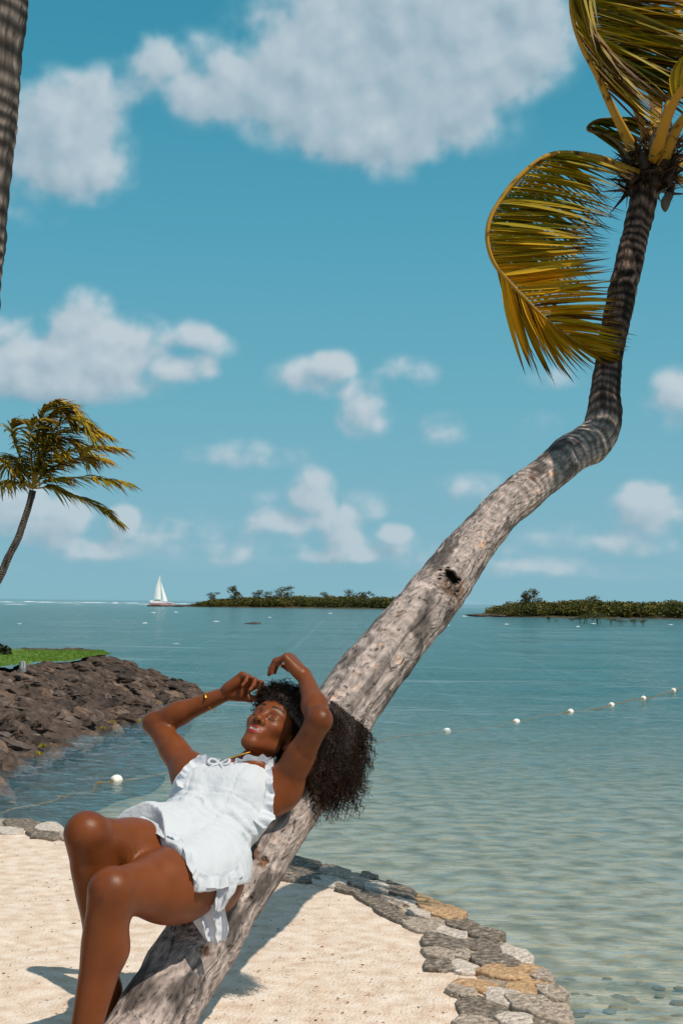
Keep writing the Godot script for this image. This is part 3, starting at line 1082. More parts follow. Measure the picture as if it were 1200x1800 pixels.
func make_islands() -> void:
	var g := RandomNumberGenerator.new()
	g.seed = 51
	var dirt := mat("island_soil", Color.WHITE, 0.95, 0.3)
	dirt.albedo_texture = ramp_texture(111, 0.05, [Color(0.03, 0.025, 0.02), Color(0.06, 0.05, 0.035), Color(0.10, 0.085, 0.05), Color(0.14, 0.12, 0.06)], 256, 4)
	dirt.uv1_triplanar = true
	dirt.uv1_world_triplanar = true
	dirt.uv1_scale = Vector3(0.1, 0.1, 0.1)
	# [pixel x, height of ground m, height of scrub m] along each island
	var isles := [
		{"called": "left", "d": 640.0, "thick": 60.0, "run": [[268, 0.5, 0.0], [300, 0.7, 0.1], [335, 0.7, 0.6], [350, 0.9, 2.0], [380, 1.0, 3.2], [420, 1.2, 3.7], [460, 1.4, 3.9], [500, 1.6, 4.0], [560, 1.6, 4.3], [620, 1.6, 4.4], [680, 1.5, 4.4], [730, 1.2, 4.0], [770, 0.7, 1.0], [785, 0.3, 0.0]]},
		{"called": "right", "d": 270.0, "thick": 45.0, "run": [[836, 0.25, 0.0], [850, 0.45, 0.05], [880, 0.5, 0.3], [892, 0.6, 1.4], [920, 0.9, 2.0], [960, 1.2, 2.2], [1000, 1.3, 2.2], [1040, 1.2, 2.5], [1100, 1.0, 2.6], [1160, 1.0, 2.5], [1240, 1.0, 2.6], [1400, 1.0, 2.6]]}]
	for isle in isles:
		var d: float = isle.d
		var run: Array = isle.run
		var land := Shape.new()
		var scrub := Shape.new()
		var n := 120
		for k in n:
			var x := float(k) / (n - 1) * (run.size() - 1)
			var i := mini(int(x), run.size() - 2)
			var px := lerpf(run[i][0], run[i + 1][0], x - i)
			var hg := lerpf(run[i][1], run[i + 1][1], x - i)
			var hs := lerpf(run[i][2], run[i + 1][2], x - i)
			var X := P(px, 1062, d).x
			for j in 7:
				var v := j / 6.0
				var z: float = -d - (v - 0.15) * isle.thick
				var y := WATER - 0.4 + (hg + 0.4) * sin(PI * clampf(v * 1.05, 0.0, 1.0)) * (0.9 + 0.2 * g.randf())
				if j == 0 or j == 6: y = WATER - 0.5
				land.point(Vector3(X, y, z), Vector3.UP)
			if hs > 0.2:
				var uneven := g.randf_range(0.62, 1.12)
				for j in 13:
					var v := g.randf_range(0.12, 0.75)
					var size := hs * g.randf_range(0.3, 0.62) * uneven
					var ground := WATER + hg * sin(PI * v) * 0.8
					var xx := X + g.randfn() * d * 0.0016
					var light := [Color(0.11, 0.11, 0.02), Color(0.18, 0.145, 0.025), Color(0.075, 0.085, 0.018)][g.randi() % 3] as Color
					# the back of the island rises in drier, paler scrub
					if v > 0.45 and g.randf() < 0.6: light = Color(0.27, 0.20, 0.055)
					leaves(scrub, Vector3(xx, ground + hs * uneven * 0.5 * (0.8 + v * 0.5), -d - (v - 0.15) * isle.thick), Vector3(size * 1.7, hs * 0.5 * uneven, size), 75, hs * 0.10, g, light * 0.3, light)
		for k in n - 1:
			for j in 6:
				var a := k * 7 + j
				land.quad(a, a + 7, a + 8, a + 1)
		land.smooth()
		if land.n[60 * 7 + 3].y < 0.0:
			for k in land.n.size(): land.n[k] = -land.n[k]
		struct("island", land, dirt)
		tag(obj("mangrove_scrub", scrub, foliage_mat()), "dense olive scrub covering the long low island behind the sailboat" if isle.called == "left" else "dense olive scrub covering the island with a rocky spit", "scrub", "", "stuff")
	for a in [[413, 30, 12], [497, 31, 16], [456, 24, 12], [475, 22, 16], [623, 26, 15], [640, 24, 9], [571, 22, 16], [372, 20, 9]]:
		var at := P(a[0], 1069.0, 655.0)
		at.y = WATER + 0.8
		far_tree("island_tree", at, a[1] * 0.30, a[2] * 0.262 * 1.9, "feathery tree rising above the scrub of the low island behind the sailboat", "tree", "trees on the island behind the sailboat", g, Color(0.12, 0.105, 0.03), 0.4)
	for a in [[934, 38, 17, "tall wind-bent tree alone on the island with a rocky spit"], [925, 30, 8, "thin small tree beside the tall one on the spit island"], [1032, 28, 18, "broad dark tree above the scrub of the spit island"]]:
		var at := P(a[0], 1080.0, 285.0)
		at.y = WATER + 0.9
		far_tree("spit_tree", at, a[1] * 0.122, a[2] * 0.112 * 1.7, a[3], "tree", "", g, Color(0.11, 0.10, 0.028), 0.45)
	# mangroves standing in the shallows
	for a in [[963, 1092, 9, 8], [978, 1094, 4, 4], [1004, 1093, 8, 9], [1018, 1094, 13, 12], [1048, 1096, 20, 30], [1030, 1095, 16, 18], [1073, 1097, 11, 18], [1092, 1098, 10, 18], [1114, 1099, 11, 17], [1130, 1099, 10, 12]]:
		var at := G(a[0], a[1], WATER)
		var k := at.distance_to(cam_pos) / FOCAL
		var hi: float = a[2] * k
		var t := thing("mangrove_bush", at, "widest olive mangrove clump standing in the shallows off the spit island" if a[3] == 30 else ("tiny mangrove sprig standing alone in the shallows" if a[3] == 4 else "olive mangrove bush standing on stilt roots in the shallows"), "mangrove", "mangroves in front of the spit island")
		var s := Shape.new()
		for j in 5:
			leaves(s, at + Vector3(g.randfn() * a[3] * k * 0.25, hi * g.randf_range(0.5, 0.8), g.randfn() * 0.3), Vector3(a[3] * k * 0.4, hi * 0.26, a[3] * k * 0.3), 90, hi * 0.06, g, Color(0.03, 0.035, 0.01), Color(0.10, 0.10, 0.02))
		obj("crown", s, foliage_mat(), t)
		for j in 5:
			s = Shape.new()
			var p := at + Vector3(g.randf_range(-0.35, 0.35) * a[3] * k, -0.2, g.randfn() * 0.2)
			tube(s, PackedVector3Array([p, p.lerp(at, 0.3) + Vector3(0, hi * 0.4, 0), at + Vector3(0, hi * 0.6, 0)]), func(_q): return hi * 0.02, 4, Color(0.04, 0.03, 0.02))
			obj("stilt_root", s, foliage_mat(), t)
	# rocks of the spits and a reef awash
	var rock := M.bank_stone_0 as Material
	var shapes := [lump(140, 12, 0.2, 0.5), lump(141, 12, 0.2, 0.5), lump(142, 12, 0.2, 0.5)]
	for k in 26:
		var left := k < 10
		var px := g.randf_range(266, 345) if left else g.randf_range(836, 905)
		var d := 634.0 if left else 266.0 + g.randf() * 6.0
		var p := P(px, 1062, d)
		p.y = WATER + (0.15 if left else 0.15)
		var size := (1.6 if left else 0.55) * g.randf_range(0.6, 1.2)
		var o := MeshInstance3D.new()
		o.name = numbered("spit_rock")
		o.mesh = shapes[k % 3]
		o.material_override = rock
		o.transform = Transform3D(Basis(Vector3.UP, g.randf() * TAU).scaled(Vector3(size * 1.8, size * 0.9, size)), p)
		add_child(o)
		tag(o, "dark rock on the low spit near the sailboat" if left else "dark rock on the spit of the scrubby island", "rock", "rocks by the sailboat" if left else "rocks of the island spit")
	var reef := MeshInstance3D.new()
	reef.name = "reef_rock"
	reef.mesh = shapes[1]
	reef.material_override = rock
	reef.transform = Transform3D(Basis.from_scale(Vector3(1.1, 0.28, 0.6)), G(444, 1096, WATER))
	add_child(reef)
	tag(reef, "dark flat reef rock awash in the open lagoon", "rock")
	# breakers on the outer reef
	var foam := mat("foam", lin(0.78, 0.8, 0.8), 0.9, 0.3)
	for a in [[12, 1056.6, 16, 2.0], [52, 1056.2, 12, 2.4], [80, 1057.0, 22, 2.2], [28, 1060.4, 26, 2.0], [120, 1058.4, 24, 1.3], [165, 1057.8, 30, 2.0], [203, 1058.6, 7, 3.0], [232, 1058.6, 14, 2.0], [255, 1060.5, 18, 1.6], [320, 1060.0, 16, 2.0], [350, 1060.6, 12, 1.4], [140, 1061.2, 10, 1.0]]:
		var d := FOCAL * 2.0 / maxf(a[1] + 1.6 - (1062.0 + 0.0121 * (a[0] - 600.0)), 1.4)
		var mid := P(a[0], 1062, d)
		var k := d / FOCAL
		var s := Shape.new()
		var n := 24
		for i in n + 1:
			var u := float(i) / n * 2.0 - 1.0
			var hgt: float = a[3] * k * 0.55 * (1.0 - u * u) * g.randf_range(0.5, 1.0)
			var x: float = mid.x + u * a[2] * k
			var p := Vector3(x, WATER - 0.1, -d + 2.0)
			s.point(p, Vector3.UP); s.point(p + Vector3(0, hgt, -1.5), Vector3.UP); s.point(p + Vector3(0, 0, -5.0), Vector3.UP)
		for i in n:
			s.quad(i * 3, i * 3 + 3, i * 3 + 4, i * 3 + 1)
			s.quad(i * 3 + 1, i * 3 + 4, i * 3 + 5, i * 3 + 2)
		s.smooth()
		tag(obj("breaker", s, foam), "white line of surf breaking along the outer reef at the horizon", "surf", "breakers on the outer reef")
	# whitecaps
	for a in [[474, 1085], [35, 1096], [310, 1076], [1042, 1096], [1015, 1101], [787, 1099], [816, 1083], [580, 1078], [255, 1095], [380, 1092], [270, 1077], [890, 1097], [310, 1131], [122, 1144], [1178, 1098]]:
		var at := G(a[0], a[1], WATER)
		var k := at.distance_to(cam_pos) / FOCAL
		var s := Shape.new()
		var wide := g.randf_range(3.0, 6.0) * k
		for i in 9:
			var u := i / 4.0 - 1.0
			var hgt := 1.1 * k * (1.0 - u * u) * g.randf_range(0.5, 1.0)
			var p := at + Vector3(u * wide, -0.02, 0)
			s.point(p + Vector3(0, 0, k * 8.0), Vector3.UP); s.point(p + Vector3(0, hgt, 0), Vector3.UP); s.point(p + Vector3(0, 0, -k * 8.0), Vector3.UP)
		for i in 8:
			s.quad(i * 3, i * 3 + 3, i * 3 + 4, i * 3 + 1)
			s.quad(i * 3 + 1, i * 3 + 4, i * 3 + 5, i * 3 + 2)
		s.smooth()
		tag(obj("whitecap", s, foam), "small white crest of a wave breaking on the open lagoon", "whitecap", "whitecaps on the lagoon")


func make_boat() -> void:
	var d := 780.0
	var at := P(284, 1062, d)
	at.y = WATER
	var k := d / FOCAL      # metres to a pixel of the photograph
	var boat := thing("catamaran", at, "white sailing catamaran with pink hull sides far out at sea", "sailboat")
	var white := mat("boat_white", lin(0.8, 0.8, 0.8), 0.5)
	var pink := mat("boat_pink", lin(0.85, 0.45, 0.52), 0.5)
	var cloth := mat("sail_cloth", lin(0.82, 0.82, 0.8), 0.85)
	cloth.backlight_enabled = true
	cloth.backlight = Color(0.5, 0.5, 0.5)
	for side in [-1, 1]:
		var s := Shape.new()
		var n := 14
		for i in n + 1:
			var u := float(i) / n
			var x := lerpf(-6.4, 6.4, u)
			var beam := 0.75 * sin(PI * clampf(u * 0.85 + 0.12, 0.0, 1.0))
			for j in 5:
				var a := PI * j / 4.0
				s.point(at + Vector3(x, 1.5 - sin(a) * 1.7 + 0.3 * u * u, side * 3.0 + cos(a) * beam), Vector3.UP)
		for i in n:
			for j in 4:
				var a := i * 5 + j
				s.quad(a, a + 5, a + 6, a + 1)
		s.smooth()
		obj("hull", s, pink, boat)
		s = Shape.new()
		box(s, at + Vector3(0.2, 1.68, side * 3.0), Basis.IDENTITY, Vector3(12.0, 0.36, 1.3))
		obj("hull_deck", s, white, boat)
	var s := Shape.new()
	box(s, at + Vector3(-1.5, 1.95, 0), Basis.IDENTITY, Vector3(8.0, 0.3, 5.6))
	obj("bridge_deck", s, white, boat)
	s = Shape.new()
	box(s, at + Vector3(-2.0, 2.7, 0), Basis.IDENTITY, Vector3(4.2, 1.0, 4.2))
	obj("cabin", s, white, boat)
	s = Shape.new()
	box(s, at + Vector3(-2.0, 2.8, 2.12), Basis.IDENTITY, Vector3(3.6, 0.4, 0.06))
	obj("cabin_window", s, mat("boat_window", lin(0.04, 0.05, 0.06), 0.2), boat)
	s = Shape.new()
	box(s, at + Vector3(-5.4, 2.5, 0), Basis.IDENTITY, Vector3(1.7, 0.8, 3.6))
	obj("cockpit", s, white, boat)
	var top := at + Vector3(-1.0, 17.0, 0)
	s = Shape.new()
	tube(s, PackedVector3Array([at + Vector3(0.0, 2.0, 0), top]), func(t): return lerpf(0.16, 0.09, t), 8, Color.WHITE)
	obj("mast", s, white, boat)
	s = Shape.new()
	tube(s, PackedVector3Array([top + Vector3(0, -0.2, 0), top + Vector3(0, 0.6, 0)]), func(_t): return 0.16, 6, Color.WHITE)
	obj("masthead_flag", s, pink, boat)
	# sails: two-sided cloth with some belly
	for sail in [[at + Vector3(-0.15, 3.4, 0), at + Vector3(-4.0, 3.9, 0.6), top + Vector3(-0.1, -0.4, 0), "mainsail", 0.9], [at + Vector3(3.3, 2.3, 0), at + Vector3(0.5, 2.6, 1.0), at + Vector3(-0.4, 13.2, 0), "jib", 0.8]]:
		s = Shape.new()
		var n := 12
		for i in n + 1:
			for j in n + 1:
				var u := float(i) / n
				var v := float(j) / n
				var lower: Vector3 = (sail[0] as Vector3).lerp(sail[1], u)
				var upper: Vector3 = sail[2]
				var p := lower.lerp(upper, v)
				p += Vector3(0, 0, 1) * sail[4] * sin(PI * u) * (1.0 - v) * sin(PI * minf(v + 0.3, 1.0))
				# rounded leech
				p.x += (-0.5 if sail[3] == "mainsail" else 0.0) * u * sin(PI * v)
				s.point(p, Vector3.UP)
		for i in n:
			for j in n:
				var a := i * (n + 1) + j
				s.quad(a, a + n + 1, a + n + 2, a + 1)
		s.smooth()
		obj(sail[3], s, cloth, boat)


func make_buoys() -> void:
	var spots := [[205, 1374], [642, 1309], [785, 1288], [907, 1271], [1002, 1253], [1074, 1241], [1130, 1229], [1183, 1215], [1236, 1204]]
	var pts := [G(-60, 1420, WATER), G(90, 1393, WATER)]
	for q in spots: pts.append(G(q[0], q[1], WATER))
	pts.append(G(1330, 1190, WATER))
	var g := RandomNumberGenerator.new()
	g.seed = 3
	var path := curve(pts, 420)
	for k in path.size():
		path[k].y = WATER + 0.014 + 0.010 * sin(k * 0.31) - 0.024 * sin(k * 0.083)
		path[k].x += 0.02 * sin(k * 0.5)
		if path[k].x < (pts[2] as Vector3).x - 0.2: path[k].y -= 0.10
	var s := Shape.new()
	tube(s, path, func(t): return 0.010 + 0.005 * sin(t * 913.0), 6, Color.WHITE)
	var rm := mat("rope", Color.WHITE, 0.9)
	rm.albedo_texture = ramp_texture(121, 0.08, [Color(0.05, 0.035, 0.015), Color(0.12, 0.08, 0.025), Color(0.28, 0.19, 0.06), Color(0.45, 0.36, 0.2)], 256, 4)
	rm.uv1_scale = Vector3(1, 2.0, 1)
	tag(obj("buoy_rope", s, rm), "weedy brown rope floating between the white buoys", "rope")
	var body := mat("buoy_plastic", Color.WHITE, 0.45, 0.5)
	body.albedo_texture = ramp_texture(122, 0.02, [Color(0.62, 0.55, 0.42), Color(0.74, 0.70, 0.62), Color(0.8, 0.78, 0.74), Color(0.82, 0.81, 0.78)], 256, 4)
	body.uv1_triplanar = true
	body.uv1_scale = Vector3(6, 6, 6)
	var weed := mat("buoy_weed", lin(0.30, 0.20, 0.07), 0.9)
	for k in spots.size():
		var at := G(spots[k][0], spots[k][1], WATER)
		at.y = WATER + 0.02
		var ahead: Vector3 = pts[k + 3] - pts[k + 1]
		ahead.y = 0.0
		ahead = ahead.normalized()
		var b := thing("buoy", at, "white float alone between the rock bank and the woman" if k == 0 else ("white float half hidden behind the woman's curly hair" if k == 1 else "white plastic float on the rope in open water beyond the trunk"), "buoy", "floats along the rope line")
		s = Shape.new()
		var path2 := PackedVector3Array()
		for j in 17: path2.append(at - ahead * 0.07 * cos(PI * j / 16.0))
		tube(s, path2, func(t): return maxf(0.004, 0.057 * pow(sin(PI * clampf(acos(1.0 - 2.0 * clampf(t, 0.0, 1.0)) / PI if false else t, 0.0, 1.0)), 0.62)), 20, Color.WHITE)
		s.smooth()
		obj("float_body", s, body, b)
		for e in [-1, 1]:
			s = Shape.new()
			tube(s, PackedVector3Array([at + ahead * e * 0.064, at + ahead * e * 0.088]), func(_t): return 0.018, 10, Color.WHITE)
			obj("end_collar", s, weed, b)


# ---------------------------------------------------------------- palms
func bark(called: String, length: float, scar_from: float, seed_: int, tall: int, tint: Color) -> StandardMaterial3D:
	# grey palm wood: grain and cracks along the old trunk, ring scars towards the crown
	var w := 512
	var grain := noise(seed_, 0.012, 5)
	var gi := grain.get_seamless_image(w, w)
	gi.convert(Image.FORMAT_L8)
	gi.resize(w, w)
	var gd := gi.get_data()
	var tiny := noise(seed_ + 9, 0.055, 5)
	tiny.fractal_gain = 0.65
	var ti := tiny.get_seamless_image(w, w)
	ti.convert(Image.FORMAT_L8)
	var td := ti.get_data()
	var cell := noise(seed_ + 1, 0.016, 3, FastNoiseLite.TYPE_CELLULAR)
	cell.cellular_return_type = FastNoiseLite.RETURN_DISTANCE2_SUB
	cell.domain_warp_enabled = true
	cell.domain_warp_amplitude = 26.0
	cell.domain_warp_frequency = 0.02
	var ci := cell.get_image(w, tall, false, false, true)
	ci.convert(Image.FORMAT_L8)
	var cd := ci.get_data()
	var blot := noise(seed_ + 2, 0.007, 4)
	var bi := blot.get_image(w, tall, false, false, true)
	bi.convert(Image.FORMAT_L8)
	var bd := bi.get_data()
	var warp := noise(seed_ + 3, 0.006, 3)
	var wi := warp.get_image(w, tall, false, false, true)
	wi.convert(Image.FORMAT_L8)
	var wd := wi.get_data()
	var colour := PackedByteArray()
	colour.resize(w * tall * 3)
	var relief := PackedByteArray()
	relief.resize(w * tall)
	var scar := PackedByteArray()     # depth of a ring scar over its period
	for k in 256:
		var x := k / 256.0
		scar.append(int(255.0 * clampf(0.55 + 0.45 * sin(TAU * x) - 0.9 * exp(-pow((x - 0.72) / 0.07, 2.0)), 0.0, 1.0)))
	for y in tall:
		var v := float(y) / tall
		var rings := clampf((v - scar_from) * 3.0 + 0.22, 0.15, 1.0)
		for x in w:
			var i := y * w + x
			# fibres run along the trunk: read the grain stretched
			var fibre := gd[((y / 7 + (wd[i] >> 3)) & 511) * w + ((x * 3 + (wd[i] >> 2)) & 511)] / 255.0
			var fine := gd[((y * 2) & 511) * w + ((x * 2 + 90) & 511)] / 255.0
			var crack := cd[i] / 255.0
			var b := bd[i] / 255.0
			var sc := scar[int((v * length * 21.0 + 0.4 * sin(v * length * 17.0)) * 256.0 + wd[i] * 0.75) & 255] / 255.0
			var grit := td[((y + (wd[i] >> 2)) & 511) * w + x] / 255.0
			var light := 0.30 + 0.16 * fibre + 0.24 * fine + 0.46 * grit
			if grit < 0.24: light *= 0.45 + 0.55 * grit / 0.24
			light *= lerpf(1.0, (0.42 + 0.68 * sc) * (0.75 + 0.5 * fine), rings)
			if crack < 0.10: light *= lerpf(0.22, 1.0, crack / 0.10) * (1.0 - rings) + rings
			if fibre < 0.34: light *= 0.55 + 0.45 * fibre / 0.34
			light *= clampf(0.55 + 3.4 * (b - 0.27), 0.50, 1.0)
			light = clampf(light * 1.02, 0.0, 1.0)
			var warm := clampf((fine - 0.62) * 3.0, 0.0, 1.0) * clampf((b - 0.55) * 5.0, 0.0, 1.0)
			var l2 := light * light * 0.46 + light * 0.06
			colour[i * 3] = int(255.0 * pow(clampf(l2 * tint.r * (1.0 + 0.25 * warm), 0.0, 1.0), 0.4545))
			colour[i * 3 + 1] = int(255.0 * pow(clampf(l2 * tint.g * (1.0 - 0.12 * warm), 0.0, 1.0), 0.4545))
			colour[i * 3 + 2] = int(255.0 * pow(clampf(l2 * tint.b * (1.0 - 0.4 * warm), 0.0, 1.0), 0.4545))
			relief[i] = int(255.0 * light)
	var m := mat(called, Color.WHITE, 0.9, 0.3)
	m.vertex_color_use_as_albedo = true
	m.albedo_texture = ImageTexture.create_from_image(Image.create_from_data(w, tall, false, Image.FORMAT_RGB8, colour))
	m.heightmap_enabled = true
	m.heightmap_scale = 1.6
	var ri := Image.create_from_data(w, tall, false, Image.FORMAT_L8, relief)
	ri.convert(Image.FORMAT_RGBA8)
	m.heightmap_texture = ImageTexture.create_from_image(ri)
	m.uv1_scale = Vector3(1.0, 1.0 / length, 1.0)
	return m

func trunk_shape(path: PackedVector3Array, radii: Array, sides: int, scar_from: float, seed_: int, seam: Vector3) -> Shape:
	var s := Shape.new()
	tube(s, path, func(t): return along(radii, t), sides, Color.WHITE, 1.0, seam)
	var q := noise(seed_, 3.2, 3)
	var q2 := noise(seed_ + 1, 14.0, 3)
	var rows := path.size()
	var run := 0.0
	for k in rows:
		if k: run += path[k].distance_to(path[k - 1])
		var rings := clampf((float(k) / rows - scar_from) * 3.0 + 0.12, 0.08, 1.0)
		for j in sides + 1:
			var i := k * (sides + 1) + j
			var p := s.v[i]
			var out := (p - path[k]).normalized()
			var scar := sin(run * 21.0 * TAU + 3.0 * q.get_noise_3dv(p) + 2.5 * sin(run * 17.0))
			s.v[i] = p + out * (0.010 * q.get_noise_3dv(p) + 0.005 * q2.get_noise_3dv(p * Vector3(1, 0.6, 1)) + 0.0013 * rings * scar)
	return s

func leaflet(s: Shape, at: Vector3, dir: Vector3, bend: Vector3, length: float, wide: float, face: Vector3, root: Color, mid: Color, tip: Color, steps := 7) -> void:
	var first := s.v.size()
	var last := at
	for k in steps + 1:
		var t := float(k) / steps
		var p := at + (dir * t + bend * t * t) * length
		var ahead := (dir + bend * 2.0 * t).normalized()
		var across := ahead.cross(face).normalized()
		var up := across.cross(ahead).normalized()
		var w := wide * (0.35 + 2.3 * t if t < 0.28 else 1.0 - pow((t - 0.28) / 0.72, 1.8)) + wide * 0.03
		var cc := root.lerp(mid, t / 0.35) if t < 0.35 else (mid if t < 0.72 else mid.lerp(tip, minf(1.0, (t - 0.72) / 0.2)))
		s.point(p - across * w + up * w * 0.55, (up + across * 0.45).normalized(), cc)
		s.point(p, up, cc * 0.92)
		s.point(p + across * w + up * w * 0.55, (up - across * 0.45).normalized(), cc)
		last = p
	for k in steps:
		var a := first + k * 3
		s.quad(a, a + 1, a + 4, a + 3)
		s.quad(a + 1, a + 2, a + 5, a + 4)

# One leaf of a palm: a rachis along the path and two rows of leaflets. o: see the callers.
func frond(parent: Node3D, path: PackedVector3Array, o: Dictionary, g: RandomNumberGenerator) -> MeshInstance3D:
	var r := Shape.new()
	var thick: float = o.thick
	var stalk: Array = o.get("stalk", [Color(0.55, 0.29, 0.03), Color(0.42, 0.22, 0.025)])
	tube(r, path, func(t): return thick * (1.0 - 0.88 * pow(t, 0.55)) + 0.0015, 9, Color.WHITE, 0.62)
	for k in r.c.size():
		r.c[k] = stalk[0].lerp(stalk[1], float(k) / r.c.size())
	var q := noise(int(thick * 1e5) + int(absf(path[0].x * 100.0)), 9.0, 2)
	for k in r.c.size():
		if q.get_noise_3dv(r.v[k] * 2.5) > 0.46: r.c[k] = Color(0.06, 0.03, 0.014)
	var f := obj("frond", r, M.leaf, parent)
	var merged := Shape.new()
	var n: int = o.count
	var from: float = o.get("from", 0.18)
	for side in 2:
		for k in n:
			var t := from + (1.0 - from) * (k + g.randf_range(-0.25, 0.25)) / (n - 1)
			t = clampf(t, from, 0.995)
			var x := t * (path.size() - 1)
			var i := mini(int(x), path.size() - 2)
			var p := path[i].lerp(path[i + 1], x - i)
			var ahead := (path[i + 1] - path[i]).normalized()
			var u := (t - from) / (1.0 - from)
			var dir: Vector3
			var bend: Vector3
			var length: float
			if o.has("dirs"):
				dir = (along(o.dirs[side], u) as Vector3).normalized()
				bend = along(o.bends[side], u)
				length = along(o.lens[side], u)
			else:
				var lateral := ahead.cross(Vector3.UP).normalized() * (1.0 if side == 0 else -1.0)
				dir = (lateral * o.get("spread", 0.75) + ahead * lerpf(0.35, 0.9, u) + Vector3.UP * 0.12 + wind * o.get("blow", 0.4)).normalized()
				bend = (Vector3.DOWN * o.get("droop", 0.4) + wind * o.get("blow", 0.4))
				length = o.length * (0.45 + 0.75 * sin(PI * clampf(0.16 + 0.74 * u, 0.0, 1.0)))
			if length < 0.02: continue
			var loose: float = o.get("loose", 0.1)
			dir = (dir + Vector3(g.randfn(), g.randfn(), g.randfn()) * loose).normalized()
			bend += Vector3(g.randfn(), g.randfn(), g.randfn()) * loose * 0.6
			length *= g.randf_range(0.82, 1.1)
			var mix: float = clampf(along(o.get("yellow", [0.4, 0.5]), u) + g.randfn() * 0.18, 0.0, 1.0)
			var green := Color(0.13, 0.155, 0.011).lerp(Color(0.82, 0.46, 0.014), mix) * g.randf_range(0.75, 1.2)
			var dead: bool = g.randf() < o.get("dead", 0.05)
			if dead: green = Color(0.16, 0.065, 0.018)
			var alone: bool = o.get("single", false) and not (o.has("joined") and k % int(o.joined) == 2)
			var s := Shape.new() if alone else merged
			var face: Vector3 = o.get("face", Vector3(0, 1, 0.35))
			leaflet(s, p, dir, bend, length, o.wide * g.randf_range(0.8, 1.15), (face + Vector3(g.randfn(), g.randfn(), g.randfn()) * 0.25).normalized(), green * 1.1, green, Color(0.10, 0.04, 0.015), o.get("steps", 7))
			if alone: obj("leaflet", s, M.leaf, f)
	if merged.v.size(): obj("leaflets", merged, M.leaf, f).set_meta("kind", "stuff")
	return f

func px_path(list: Array, d0: float, d1: float, count: int) -> PackedVector3Array:
	var pts := []
	for k in list.size():
		pts.append(P(list[k][0], list[k][1], lerpf(d0, d1, float(k) / (list.size() - 1))))
	return curve(pts, count)

